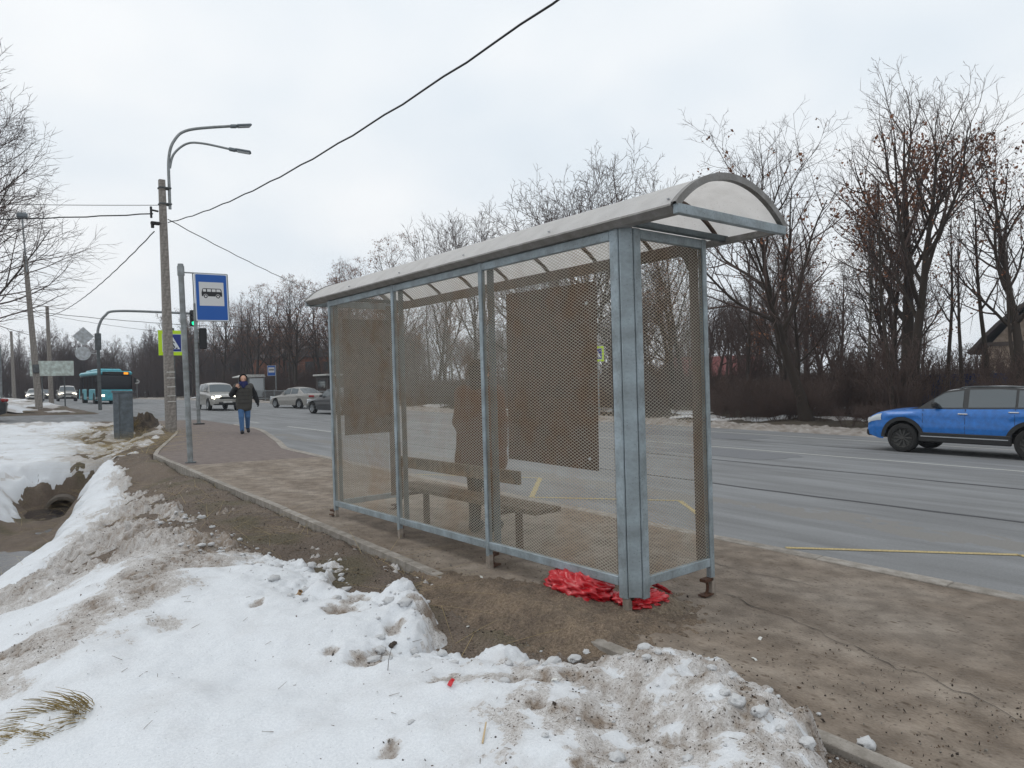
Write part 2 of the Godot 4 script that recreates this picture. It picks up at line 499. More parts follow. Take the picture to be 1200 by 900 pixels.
# ------------------------------------------------------------------ materials
func make_materials() -> void:
	var a := bytes(512, 0.012, 5, 1)
	var b := bytes(512, 0.09, 3, 2)
	var f := bytes(512, 0.35, 2, 3)
	var blot := bytes(512, 0.025, 4, 4)
	var cell := bytes(512, 0.06, 2, 5, FastNoiseLite.TYPE_CELLULAR)
	var nf := bump(512, f, 3.0)
	var nb := bump(512, b, 5.0)
	var grime := tex(512, a, b, Color(0.78, 0.77, 0.75), Color(1, 1, 1), 1.2, 0.5, 900, Color(0.3, 0.27, 0.24), 0.5, 3)
	var fine := tex(512, b, f, Color(0.7, 0.7, 0.7), Color(1, 1, 1), 0.6, 0.9, 0)
	var W := Color(1, 1, 1)
	world(vcol(mat("soil", W, 0.95, 0, tex(512, b, f, Color(0.58, 0.56, 0.55), Color(1.0, 1.0, 1.0), 1.1, 1.6, 5000, Color(0.2, 0.17, 0.14), 0.8, 5), 0.9, nb, 1.4)))
	var sn: StandardMaterial3D = world(vcol(mat("snow", W, 0.85, 0, tex(1024 / 2, b, f, Color(0.88, 0.885, 0.89), W, 0.8, 1.2, 140, Color(0.3, 0.26, 0.22), 0.8, 6), 1.3, nb, 0.35)))
	sn.subsurf_scatter_enabled = false
	world(vcol(mat("snow_grit", W, 0.92, 0, tex(512, b, f, Color(0.72, 0.69, 0.66), W, 0.9, 1.3, 6500, Color(0.17, 0.13, 0.10), 0.8, 7), 1.1, nb, 0.6)))
	# asphalt: aggregate, with dusty bands and old patches
	var asp := tex(512, b, f, Color(0.45, 0.455, 0.46), Color(0.56, 0.565, 0.57), 0.45, 1.1, 2500, Color(0.66, 0.66, 0.65), 0.5, 8)
	world(mat("asphalt", W, 0.8, 0, asp, 0.55, nf, 0.35))
	var am: StandardMaterial3D = mats["asphalt"]
	am.detail_enabled = true
	am.detail_blend_mode = BaseMaterial3D.BLEND_MODE_MUL
	am.detail_albedo = tex(512, a, blot, Color(0.85, 0.845, 0.84), W, 1.4, 0.8, 0)
	am.detail_uv_layer = BaseMaterial3D.DETAIL_UV_2
	am.uv2_triplanar = true; am.uv2_world_triplanar = true; am.uv2_scale = Vector3(0.22, 0.1, 0.035)
	world(mat("walk_near", W, 0.88, 0, tex(512, blot, f, Color(0.46, 0.418, 0.374), Color(0.615, 0.57, 0.52), 1.3, 0.6, 2600, Color(0.22, 0.18, 0.15), 0.6, 9), 0.3, nf, 0.3))
	var wm: StandardMaterial3D = mats["walk_near"]
	wm.detail_enabled = true
	wm.detail_blend_mode = BaseMaterial3D.BLEND_MODE_MUL
	wm.detail_albedo = tex(512, a, f, Color(0.80, 0.77, 0.74), W, 1.3, 0.5, 1500, Color(0.45, 0.38, 0.3), 0.6, 4)
	wm.detail_uv_layer = BaseMaterial3D.DETAIL_UV_2
	wm.uv2_triplanar = true; wm.uv2_world_triplanar = true; wm.uv2_scale = Vector3(0.23, 0.2, 0.11)
	world(mat("road_grit", Color(0.575, 0.565, 0.55), 0.95, 0, fine, 1.2, nb, 0.5))
	world(mat("walk_far", W, 0.88, 0, tex(512, blot, f, Color(0.385, 0.34, 0.32), Color(0.475, 0.43, 0.405), 1.2, 0.7, 2500, Color(0.25, 0.21, 0.2), 0.6, 10), 0.35, nf, 0.3))
	for i in 3: world(mat("kerb%d" % i, [Color(0.64, 0.615, 0.585), Color(0.615, 0.59, 0.56), Color(0.66, 0.635, 0.605)][i], 0.9, 0, grime, 1.1, nf, 0.4))
	world(mat("white_paint", Color(0.80, 0.80, 0.78), 0.8, 0, tex(512, b, f, Color(0.62, 0.62, 0.62), W, 1.6, 1.2, 900, Color(0.35, 0.35, 0.35), 0.8, 11), 0.8))
	world(mat("yellow_paint", Color(0.78, 0.70, 0.50), 0.8, 0, tex(512, b, f, Color(0.7, 0.7, 0.7), W, 1.6, 1.2, 900, Color(0.4, 0.4, 0.4), 0.8, 12), 0.8))
	mat("water", Color(0.20, 0.19, 0.20), 0.08, 0, null, 1.0, nb, 0.05)
	mat("crumb_dark", Color(0.22, 0.185, 0.16), 0.95); mat("crumb_brown", Color(0.36, 0.29, 0.23), 0.95); mat("crumb_grey", Color(0.47, 0.45, 0.42), 0.95)
	mat("stalk", Color(0.38, 0.32, 0.25), 0.9)
	mat("dry_grass", Color(0.68, 0.60, 0.42), 0.85).backlight_enabled = false
	mat("grass_green", Color(0.54, 0.47, 0.30), 0.85)
	# shelter
	var rustt := tex(512, blot, b, Color(0.36, 0.26, 0.20), Color(0.50, 0.375, 0.295), 1.1, 0.7, 2500, Color(0.25, 0.16, 0.1), 0.6, 13)
	mat("paint", Color(0.625, 0.675, 0.705), 0.5, 0.1, grime, 0.8, nf, 0.06)
	mat("mesh_rust", Color(0.47, 0.36, 0.29), 0.8, 0.1)
	mat("paint_dark", Color(0.40, 0.44, 0.46), 0.6, 0.15, grime, 0.8)
	mat("paint_brown", Color(0.44, 0.38, 0.35), 0.7, 0.1, grime, 1.1)
	vcol(mat("mesh", Color(1, 1, 1), 0.65, 0.15))
	mat("rust", Color(0.75, 0.7, 0.66), 0.85, 0.1, rustt, 2.0)
	mat("foot", Color(0.62, 0.58, 0.54), 0.9, 0, grime, 2.0, nf, 0.4)
	mat("rust_board", Color(0.68, 0.62, 0.58), 0.75, 0.1, rustt, 0.55, nb, 0.15)
	mat("zinc", Color(0.70, 0.71, 0.72), 0.45, 0.6)
	mat("wood", Color(0.52, 0.45, 0.38), 0.85, 0, tex(512, a, f, Color(0.6, 0.56, 0.52), W, 1.2, 0.6, 0), 1.5, nf, 0.3)
	mat("wood_pale", Color(0.75, 0.66, 0.52), 0.8)
	var pc := mat("polycarbonate", Color(0.98, 0.975, 0.97), 0.5, 0, tex(512, a, blot, Color(0.91, 0.905, 0.90), W, 0.8, 0.7, 700, Color(0.5, 0.47, 0.44), 0.4, 14), 0.6, nf, 0.06)
	pc.backlight_enabled = true
	pc.backlight = Color(1.0, 0.99, 0.98)
	mat("trim", Color(0.57, 0.565, 0.56), 0.55, 0.2, grime, 0.9)
	var rp := mat("red_plastic", Color(0.76, 0.09, 0.14), 0.28)
	rp.clearcoat_enabled = true
	rp.clearcoat = 0.4
	mat("blue_plastic", Color(0.15, 0.3, 0.65), 0.4); mat("amber", Color(0.62, 0.50, 0.36), 0.3); mat("black", Color(0.09, 0.09, 0.095), 0.6); mat("paper", Color(0.82, 0.82, 0.80), 0.8)
	# poles and signs
	mat("concrete", Color(0.62, 0.595, 0.57), 0.9, 0, tex(512, a, f, Color(0.74, 0.73, 0.72), W, 1.2, 0.5, 900, Color(0.5, 0.47, 0.45), 0.4, 15), 1.6, nf, 0.25)
	mat("concrete_dark", Color(0.42, 0.39, 0.36), 0.9, 0, grime, 1.0, nf, 0.4)
	mat("galv", Color(0.60, 0.62, 0.63), 0.5, 0.35, grime, 0.8); mat("galv_dark", Color(0.40, 0.42, 0.43), 0.6, 0.3, grime, 0.8)
	mat("lamp_grey", Color(0.44, 0.47, 0.49), 0.5, 0.2); mat("lamp_glass", Color(0.75, 0.77, 0.78), 0.15)
	mat("sign_back", Color(0.80, 0.82, 0.84), 0.6, 0.0, grime, 0.7); mat("sign_back_green", Color(0.86, 0.91, 0.89), 0.6, 0, grime, 0.5); mat("white_sign", Color(0.82, 0.82, 0.81), 0.6, 0, grime, 0.6)
	mat("dark_lens", Color(0.12, 0.1, 0.09), 0.2)
	mat("cabinet", Color(0.40, 0.435, 0.465), 0.55, 0.1, grime, 0.9); mat("cabinet_door", Color(0.375, 0.41, 0.44), 0.55, 0.1, grime, 0.9); mat("dark_wall", Color(0.3, 0.27, 0.26), 0.9, 0, grime, 0.5)
	# vehicles
	for q in [["car_blue", Color(0.05, 0.44, 0.78)], ["car_silver", Color(0.66, 0.65, 0.63)], ["car_dark", Color(0.2, 0.205, 0.215)], ["car_white", Color(0.85, 0.85, 0.84)], ["car_black", Color(0.06, 0.06, 0.065)]]:
		var m := mat(q[0], q[1], 0.38, 0.15, tex(256, bytes(256, 0.03, 4, 40), bytes(256, 0.2, 2, 41), Color(0.82, 0.81, 0.8), W, 1.0, 0.3, 0) if q[0] == "car_blue" else mats["grime_car"].albedo_texture if mats.has("grime_car") else null, 0.8)
		m.clearcoat_enabled = true; m.clearcoat = 0.6; m.clearcoat_roughness = 0.12
		if q[0] == "car_blue": mats["grime_car"] = m
	mat("car_glass", Color(0.39, 0.41, 0.42), 0.05, 0.6)
	mat("tyre", Color(0.16, 0.155, 0.15), 0.9, 0, fine, 2.0); mat("rim", Color(0.58, 0.59, 0.60), 0.4, 0.5); mat("rim_dark", Color(0.27, 0.265, 0.255), 0.5, 0.3)
	mat("plastic", Color(0.17, 0.17, 0.17), 0.75, 0, fine, 1.5); mat("chrome", Color(0.8, 0.8, 0.8), 0.15, 0.9)
	glow("lit_lamp", Color(1.0, 0.97, 0.88), 2.2)
	mat("tail_lamp", Color(0.55, 0.10, 0.10), 0.25)
	mat("bus", Color(0.24, 0.70, 0.77), 0.4, 0, grime, 0.4).clearcoat_enabled = true
	mat("bus_glass", Color(0.13, 0.14, 0.16), 0.06, 0.3); mat("bus_dark", Color(0.10, 0.11, 0.12), 0.5); mat("display", Color(0.1, 0.1, 0.1), 0.3)
	# people
	mat("skin", Color(0.80, 0.62, 0.53), 0.6); mat("lips", Color(0.62, 0.36, 0.34), 0.6)
	mat("jacket", Color(0.33, 0.32, 0.30), 0.9, 0, fine, 3.0); mat("black_cloth", Color(0.13, 0.13, 0.14), 0.95, 0, fine, 3.0); mat("jeans", Color(0.33, 0.49, 0.68), 0.9, 0, fine, 3.0)
	mat("boot", Color(0.11, 0.11, 0.13), 0.7); mat("scarf", Color(0.13, 0.15, 0.33), 0.95); mat("coat", Color(0.43, 0.29, 0.23), 0.95, 0, fine, 2.0); mat("trousers", Color(0.2, 0.18, 0.17), 0.95); mat("hair", Color(0.2, 0.14, 0.11), 0.8)
	# plants and houses
	mat("bark", Color(0.33, 0.29, 0.26), 0.95, 0, tex(512, b, f, Color(0.55, 0.53, 0.5), W, 1.3, 0.8, 0), 1.2, nb, 0.8)
	mat("birch", Color(0.62, 0.59, 0.55), 0.9, 0, tex(512, blot, cell, Color(0.2, 0.19, 0.18), W, 2.2, 0.8, 0), 0.8)
	mat("twig", Color(0.335, 0.275, 0.25), 0.95)
	world(mat("crack", Color(0.26, 0.235, 0.21), 0.95))
	world(mat("tar", Color(0.30, 0.30, 0.31), 0.7, 0, fine, 1.0))
	world(mat("asphalt_dark", Color(0.86, 0.86, 0.87), 0.85, 0, asp, 0.6, nf, 0.35))
	var lm := vcol(mat("leaf", W, 0.9))
	lm.backlight_enabled = true
	lm.backlight = Color(0.12, 0.06, 0.03)
	mat("house_wall", Color(0.66, 0.59, 0.53), 0.9, 0, grime, 0.4); mat("house_roof", Color(0.33, 0.30, 0.29), 0.9, 0, grime, 0.3); mat("house_frame", Color(0.33, 0.29, 0.27), 0.8); mat("red_roof", Color(0.42, 0.22, 0.21), 0.9)
	mat("orange_brick", Color(0.60, 0.38, 0.27), 0.9, 0, grime, 0.3); mat("fence_blue", Color(0.14, 0.22, 0.42), 0.6, 0, grime, 0.6)
	mats.erase("grime_car")

# ------------------------------------------------------------------ ground pieces
func steps(a: float, b: float, cuts: Array) -> PackedFloat32Array:   # from a to b; cuts: [to, step]
	var o := PackedFloat32Array([a])
	var x := a
	for q in cuts:
		var n := maxi(1, int(round(absf(q[0] - x) / q[1])))
		var x0 := x
		for i in n: o.append(lerpf(x0, q[0], float(i + 1) / n))
		x = q[0]
	if x != b: o.append(b)
	return o
func build_ground() -> void:
	var xs := steps(-400, 400, [[-100, 60], [-40, 15], [-10, 3], [-2.5, 0.4], [0.0, 0.1], [3.3, 0.045], [6.8, 0.25], [20, 4], [22.4, 0.6], [24, 0.3], [40, 1.5], [100, 10], [400, 75]])
	var zs := steps(-500, 120, [[-150, 50], [-60, 6], [-43, 1.0], [-31, 0.8], [-18.8, 0.4], [-17.2, 0.1], [-9, 0.12], [-1.0, 0.045], [2, 0.2], [20, 3], [120, 25]])
	var pts := PackedVector3Array()
	var cs := PackedColorArray()
	for z in zs:
		for x in xs:
			var y := dirt_y(x, z)
			pts.append(Vector3(x, y, z))
			var t := n_a.get_noise_2d(x * 1.7 + 50.0, z * 1.7) * 0.5 + n_c.get_noise_2d(x * 5.0, z * 5.0) * 0.4
			var soil := Color(0.29, 0.23, 0.178).lerp(Color(0.19, 0.15, 0.118), clampf(0.5 + t, 0, 1))
			var moss := clampf(n_b.get_noise_2d(x * 0.9 - 20.0, z * 0.9) * 2.0 - 0.2, 0, 0.6)
			soil = soil.lerp(Color(0.15, 0.135, 0.07), moss)
			if x > 23.5: soil = Color(0.10, 0.08, 0.06).lerp(Color(0.16, 0.13, 0.09), clampf(0.5 + t, 0, 1))
			cs.append(soil)
	var b := B.new()
	b.grid(pts, xs.size(), zs.size(), Vector3.UP, PackedVector2Array(), cs)
	var m: StandardMaterial3D = mats["soil"]
	struct(b, "ground", m)
func snow_sheet(called: String, label: String, xs: PackedFloat32Array, zs: PackedFloat32Array, thick: Callable, base: Callable, grit: Callable) -> void:
	var pts := PackedVector3Array()
	var cs := PackedColorArray()
	var ts := PackedFloat32Array()
	var ds := PackedFloat32Array()
	for z in zs:
		for x in xs:
			var t: float = thick.call(x, z)
			ts.append(t)
			if t < -0.12:
				pts.append(Vector3(x, base.call(x, z) + t, z)); cs.append(Color(0.8, 0.8, 0.8)); ds.append(0); continue
			var d: float = grit.call(x, z)
			pts.append(Vector3(x, base.call(x, z) + t, z))
			ds.append(d)
			var k := clampf(d * 0.9 + n_c.get_noise_2d(x * 14.0, z * 14.0) * 0.45 * d, 0, 1)
			cs.append(Color(0.79, 0.81, 0.835).lerp(Color(0.27, 0.215, 0.165), k * k * 0.3 + k * 0.68))
	var cols := xs.size()
	var rows := zs.size()
	for s in 2:
		var skip := PackedByteArray()
		skip.resize((cols - 1) * (rows - 1))
		for r in rows - 1:
			for q in cols - 1:
				var i := r * cols + q
				var on := maxf(maxf(ts[i], ts[i + 1]), maxf(ts[i + cols], ts[i + cols + 1])) > -0.02
				var gritty := (ds[i] + ds[i + 1] + ds[i + cols] + ds[i + cols + 1]) * 0.25 + n_c.get_noise_2d(pts[i].x * 30.0, pts[i].z * 30.0) * 0.14 > 0.3
				skip[r * (cols - 1) + q] = 0 if on and gritty == (s == 1) else 1
		var b := B.new()
		var cc := cs.duplicate()
		if s == 1:
			for i in cc.size(): cc[i] = cc[i] * 1.1
		b.grid(pts, cols, rows, Vector3.UP, PackedVector2Array(), cc, skip)
		if b.ix.size() == 0: continue
		var o := struct(prune(b), called if s == 0 else "gritty_" + called, mats["snow" if s == 0 else "snow_grit"])
		o.set_meta("label", label if s == 0 else "grit covered " + label)
func prune(b: B) -> B:   # drop vertices no triangle uses
	var r := B.new()
	r.has_c = b.has_c
	var to := PackedInt32Array()
	to.resize(b.v.size()); to.fill(-1)
	for i in b.ix:
		if to[i] < 0:
			to[i] = r.v.size()
			r.v.append(b.v[i]); r.n.append(b.n[i]); r.uv.append(b.uv[i])
			if b.c.size() == b.v.size(): r.c.append(b.c[i])
		r.ix.append(to[i])
	return r
func build_snow() -> void:
	var xs := steps(-3.4, 3.2, [[-0.6, 0.1], [0.2, 0.04], [3.2, 0.02]])
	var zs := steps(-16.6, 1.0, [[-9.5, 0.06], [-6.5, 0.035], [-1.0, 0.02], [1.0, 0.1]])
	snow_sheet("snow_bank", "thawing snow on the bank beside the pavement", xs, zs, snow_t, dirt_y, dirtiness)
	var edge := [[-32.0, 4.6], [-29.0, 4.4], [-26.5, 3.3], [-25.0, 3.1], [-22.5, 3.6], [-20.0, 2.75], [-18.0, 2.3]]
	var f := func(x: float, z: float) -> float:
		var e := along(edge, z) + n_b.get_noise_2d(x * 1.4, z * 1.4) * 0.5
		var t := 0.13 * smooth(0.0, 0.6, e - x) - 0.06 - 0.05 * smooth(-19.0, -17.9, z) + n_b.get_noise_2d(x * 2.5, z * 2.5) * 0.05 + n_a.get_noise_2d(x, z) * 0.04
		t -= 0.11 * (1.0 - smooth(0.15, 0.5, absf(z + 19.6 - 0.12 * x + n_a.get_noise_2d(x * 0.6, z) * 0.4)))
		var pt := -0.005 + n_b.get_noise_2d(x * 1.7 + 4.0, z * 1.1) * 0.13 + n_c.get_noise_2d(x * 5.0, z * 5.0) * 0.04 - 0.2 * smooth(along(WALK_L, z) - 0.45, along(WALK_L, z) - 0.1, x)
		t = maxf(t, pt)
		if z > -19.6 and absf(x - 1.8) < 0.6: t -= 0.5 * smooth(-18.05, -17.85, z) * (1.0 - smooth(0.3, 0.5, absf(x - 1.85)))
		t -= 0.4 * smooth(0.85, 0.45, absf(ditch_d(x, z))) * smooth(-18.0, -17.6, z)
		return t - 0.12 * smooth(-31.2, -32.1, z + n_b.get_noise_2d(x, z) * 0.5)
	var g := func(x: float, z: float) -> float:
		return clampf(0.1 + n_b.get_noise_2d(x * 1.1, z * 2.0) * 0.4 + smooth(0.9, 0.0, along(edge, z) - x) * 0.3 + 0.35 * smooth(-30.0, -31.6, z), 0, 1)
	snow_sheet("snow_field", "snow field beside the side road", steps(-40, 5.6, [[-10, 3], [-3, 0.5], [5.6, 0.08]]), steps(-32.4, -16.6, [[-19.5, 0.12], [-16.6, 0.06]]), f, dirt_y, g)
	var f2 := func(x: float, z: float) -> float:
		return 0.02 + n_a.get_noise_2d(x * 0.5 + 9.0, z * 0.35) * 0.28 - 0.2 * smooth(4.6, 5.8, x) + 0.05 * smooth(-47.0, -44.0, z)
	var g2 := func(x: float, z: float) -> float:
		return clampf(0.32 + n_b.get_noise_2d(x * 0.8, z * 0.8) * 0.5, 0, 1)
	snow_sheet("snow_patches", "snow patches beyond the side road", steps(-50, 6.0, [[-10, 4], [0, 0.8], [6.0, 0.25]]), steps(-130, -43.6, [[-70, 3], [-43.6, 0.3]]), f2, dirt_y, g2)
	var f3 := func(x: float, z: float) -> float:
		return -0.06 + n_a.get_noise_2d(x * 0.35 + 30.0, z * 0.25) * 0.22
	snow_sheet("woodland_snow", "snow patches between the shrubs across the road", steps(24.2, 46, [[46, 0.6]]), steps(-110, 4, [[-40, 2], [4, 0.6]]), f3, dirt_y, g2)
	# the ploughed ridge along the far kerb
	var b := B.new()
	var pts := PackedVector3Array()
	var cs := PackedColorArray()
	var rx := steps(22.3, 24.6, [[24.6, 0.1]])
	var rz := steps(-120, 12, [[-50, 0.6], [12, 0.14]])
	for z in rz:
		for x in rx:
			var u := (x - 22.3) / 2.3
			var h := sin(PI * pow(clampf(u, 0.0, 1.0), 0.8)) * (0.30 + n_a.get_noise_2d(x, z * 0.7) * 0.12) * (0.75 + 0.35 * n_b.get_noise_2d(x * 4.0, z * 4.0)) + n_c.get_noise_2d(x * 9.0, z * 9.0) * 0.03
			pts.append(Vector3(x, gy(x, z) - 0.18 + h + 0.06 * u, z))
			var k := clampf(0.66 + n_b.get_noise_2d(x * 3.0, z * 3.0) * 0.4 + n_c.get_noise_2d(x * 11.0, z * 11.0) * 0.3, 0, 1)
			cs.append(Color(0.72, 0.72, 0.71).lerp(Color(0.24, 0.20, 0.165), k))
	b.grid(pts, rx.size(), rz.size(), Vector3.UP, PackedVector2Array(), cs)
	struct(b, "snow_ridge", mats["snow_grit"])
func strip(called: String, m: Material, zs: PackedFloat32Array, l: Callable, r: Callable, y: Callable, n := 8) -> void:
	var pts := PackedVector3Array()
	for z in zs:
		for i in n + 1:
			var x := lerpf(l.call(z), r.call(z), float(i) / n)
			pts.append(Vector3(x, y.call(x, z), z))
	var b := B.new()
	b.grid(pts, n + 1, zs.size())
	struct(b, called, m)
func build_paving() -> void:
	var road_l := func(z: float) -> float: return 4.6 if z > -31.0 else 6.0
	strip("road", mats["asphalt"], steps(-136, 100, [[-60, 5], [-31.01, 2], [-31.0, 1], [20, 1.5], [100, 20]]), road_l, func(_z): return 22.7, road_y, 14)
	strip("side_road", mats["asphalt"], steps(-43.2, -32.0, [[-32.0, 0.7]]), func(_z): return -90.0, func(_z): return 6.0, func(x, z): return gy(x, z) - 0.103, 30)
	var ro := func(z: float) -> float: return along(WALK_R, z) - 0.14
	var lo := func(z: float) -> float: return along(WALK_L, z) + 0.085
	var wy := func(x: float, z: float) -> float: return gy(x, z) + n_a.get_noise_2d(x * 0.8, z * 0.8) * 0.012 - 0.004
	strip("pavement", mats["walk_near"], steps(-13.6, 7, [[-5, 0.3], [-1, 0.12], [7, 0.5]]), lo, ro, wy, 26)
	strip("red_pavement", mats["walk_far"], steps(-31.3, -13.2, [[-13.2, 0.3]]), lo, ro, func(x, z): return gy(x, z) - 0.008 + 0.004 * smooth(-13.6, -13.9, z), 16)
	# grit swept into a long drift between the lay-by and the lane
	var gp := PackedVector3Array()
	var gs := PackedByteArray()
	var gx := steps(7.1, 9.6, [[9.6, 0.07]])
	var gz := steps(-22.0, 4.0, [[4.0, 0.09]])
	var gt := PackedFloat32Array()
	for z in gz:
		for x in gx:
			var c := 8.1 + n_a.get_noise_2d(3.0, z * 0.4) * 0.35
			var t := 0.009 * (1.0 - smooth(0.05, 0.6, absf(x - c))) - 0.006 + n_b.get_noise_2d(x * 2.5, z * 0.9) * 0.007 + n_c.get_noise_2d(x * 9.0, z * 7.0) * 0.004
			gt.append(t); gp.append(Vector3(x, road_y(x, z) + t, z))
	for r in gz.size() - 1:
		for q in gx.size() - 1:
			var i := r * gx.size() + q
			gs.append(0 if maxf(maxf(gt[i], gt[i + 1]), maxf(gt[i + gx.size()], gt[i + gx.size() + 1])) > 0.0 else 1)
	var gb := B.new()
	gb.grid(gp, gx.size(), gz.size(), Vector3.UP, PackedVector2Array(), PackedColorArray(), gs)
	struct(prune(gb), "road_grit", mats["road_grit"])
	# kerb stones along the road and the thin edging on the other side, stone by stone
	var k := Node3D.new()
	k.name = "kerb"; k.set_meta("kind", "structure"); add_child(k)
	var sb := []
	for i in 3:
		var q := B.new()
		q.box(Vector3.ZERO, Vector3(0.15, 0.3, 0.996), Basis(), 0.006)
		sb.append(q.mesh(mats["kerb%d" % i]))
	var z := 4.0
	while z > -31.0:
		var a := Vector3(along(WALK_R, z), 0, z)
		var dz := 1.0 / Vector2(1.0, along(WALK_R, z - 1.0) - a.x).length()
		var e := Vector3(along(WALK_R, z - dz), 0, z - dz)
		a.y = gy(a.x, a.z); e.y = gy(e.x, e.z)
		var d := (a - e).normalized()
		var rx := Vector3.UP.cross(d).normalized()
		var drop := 0.06 if z < -26.0 else 0.0
		place(sb[rng.randi() % 3], "kerb_stone", k, Transform3D(Basis(rx, d.cross(rx), d), (a + e) * 0.5 + Vector3(-0.07, -0.14 + rng.randf_range(-0.006, 0.004) - drop, 0)))
		z -= dz
	var g := Node3D.new()
	g.name = "edging"; g.set_meta("kind", "structure"); add_child(g)
	var eb := []
	for i in 3:
		var q := B.new()
		q.box(Vector3.ZERO, Vector3(0.085, 0.2, 0.997), Basis(), 0.004)
		eb.append(q.mesh(mats["kerb%d" % i]))
	z = 1.0
	while z > -30.0:
		var a := Vector3(along(WALK_L, z), 0, z)
		var dz := 1.0 / Vector2(1.0, along(WALK_L, z - 1.0) - a.x).length()
		var e := Vector3(along(WALK_L, z - dz), 0, z - dz)
		a.y = gy(a.x, a.z); e.y = gy(e.x, e.z)
		var d := (a - e).normalized()
		var rx := Vector3.UP.cross(d).normalized()
		place(eb[rng.randi() % 3], "edging_stone", g, Transform3D(Basis(rx, d.cross(rx), d) * Basis(Vector3.BACK, rng.randf_range(-0.02, 0.02)), (a + e) * 0.5 + Vector3(0.04, -0.085 + rng.randf_range(-0.008, 0.006), 0)))
		z -= dz
	# painted lines
	var line := func(a: Vector2, e: Vector2, w: float, m: Material, called: String) -> void:
		var n := maxi(1, int(a.distance_to(e) / 1.5))
		var s := (e - a).normalized().orthogonal() * w * 0.5
		var pts := PackedVector3Array()
		for i in n + 1:
			var q := a.lerp(e, float(i) / n)
			for sg in [-1.0, 1.0]:
				var t: Vector2 = q + s * sg
				pts.append(Vector3(t.x, road_y(t.x, t.y) + 0.005, t.y))
		var b := B.new()
		b.grid(pts, 2, n + 1)
		struct(b, called, m)
	line.call(Vector2(15.4, 60), Vector2(15.4, -31), 0.15, mats["white_paint"], "centre_line")
	line.call(Vector2(15.35, -44), Vector2(15.35, -134), 0.12, mats["white_paint"], "centre_line")
	line.call(Vector2(20.5, 60), Vector2(20.5, -52), 0.15, mats["white_paint"], "edge_line")
	for i in 2: line.call(Vector2(10.0, -21.0 - i * 8.0), Vector2(10.0, -25.9 - i * 8.0 + i * 2.5), 0.14, mats["white_paint"], "lane_dash")
	for i in 5: line.call(Vector2(18.1, -46 - i * 9.0), Vector2(18.1, -49.0 - i * 9.0), 0.12, mats["white_paint"], "lane_dash")
	var zig := [Vector2(6.35, -10.6), Vector2(7.75, -8.9), Vector2(6.3, -7.43), Vector2(7.7, -5.97), Vector2(6.24, -3.6), Vector2(7.68, -2.1), Vector2(6.3, 0.2)]
	for i in zig.size() - 1: line.call(zig[i], zig[i + 1] if i != 3 else Vector2(6.75, -4.85), 0.075, mats["yellow_paint"], "stop_zigzag")
	# tar joints and a patched trench in the carriageway
	for q in [[12.7, -60.0, 30.0, 0.05], [17.9, -45.0, 30.0, 0.045], [9.55, -20.0, 12.0, 0.06]]:
		var n := int((q[2] - q[1]) / 0.5)
		var pp := PackedVector3Array()
		for i in n + 1:
			var z2: float = lerpf(q[1], q[2], float(i) / n)
			var cx: float = q[0] + n_a.get_noise_2d(q[0], z2 * 0.3) * 0.12 + n_b.get_noise_2d(q[0], z2) * 0.05
			var hw: float = q[3] * (0.55 + 0.6 * absf(n_c.get_noise_2d(q[0] * 3.0, z2 * 1.3)))
			for sg in [-1.0, 1.0]: pp.append(Vector3(cx + hw * sg, road_y(cx + hw * sg, z2) + 0.004, z2))
		var tb := B.new()
		tb.grid(pp, 2, n + 1)
		struct(tb, "tar_joint", mats["tar"])
	for q in [[14.2, -9.6, 0.9, 1.7], [18.9, -14.0, 1.2, 2.4], [11.6, -1.2, 0.8, 1.4]]:
		var pp := []
		for kk in 18:
			var an := TAU * kk / 18.0
			var rr := 1.0 / maxf(absf(cos(an)), absf(sin(an))) * (0.9 + 0.12 * n_c.get_noise_2d(kk * 2.0, q[0]))
			rr = minf(rr, 1.25)
			var px: float = q[0] + cos(an) * rr * q[2]
			var pz: float = q[1] + sin(an) * rr * q[3]
			pp.append(Vector3(px, road_y(px, pz) + 0.004, pz))
		var tb := B.new()
		tb.face(pp, Vector3.UP)
		struct(tb, "road_patch", mats["asphalt_dark"])
	# trodden soil and sand washed over the paving round the shelter's end
	var pts := PackedVector3Array()
	var xs := steps(2.35, 4.7, [[4.7, 0.03]])
	var zs := steps(-6.2, -1.7, [[-1.7, 0.03]])
	var cs := PackedColorArray()
	var skip := PackedByteArray()
	var ts := PackedFloat32Array()
	for zz in zs:
		for x in xs:
			var d1 := Vector2((x - 3.3) * 0.95, (zz + 3.3) * 0.85).length()
			var d2 := Vector2((x - 2.85) * 1.5, (zz + 3.7) * 0.5).length()
			var t := 0.065 * (1.0 - smooth(0.15, 0.85, d1)) + 0.075 * (1.0 - smooth(0.1, 0.75, d2)) - 0.028
			t += n_b.get_noise_2d(x * 4.0, zz * 4.0) * 0.026 + n_c.get_noise_2d(x * 12.0, zz * 12.0) * 0.018
			ts.append(t)
			var on_walk := smooth(along(WALK_L, zz) - 0.06, along(WALK_L, zz) + 0.02, x)
			pts.append(Vector3(x, lerpf(dirt_y(x, zz), gy(x, zz), on_walk) + t, zz))
			var q := clampf(0.5 + n_b.get_noise_2d(x * 3.0 + 9.0, zz * 3.0) * 0.7 + n_c.get_noise_2d(x * 10.0, zz * 10.0) * 0.5, 0, 1)
			cs.append(Color(0.2, 0.155, 0.115).lerp(Color(0.36, 0.275, 0.195), q))
	for r in zs.size() - 1:
		for q in xs.size() - 1:
			var i := r * xs.size() + q
			skip.append(0 if maxf(ts[i], ts[i + xs.size() + 1]) > -0.02 else 1)
	var b := B.new()
	b.grid(pts, xs.size(), zs.size(), Vector3.UP, PackedVector2Array(), cs, skip)
	struct(prune(b), "soil", mats["soil"])
	# standing meltwater in the ditch
	var wb := B.new()
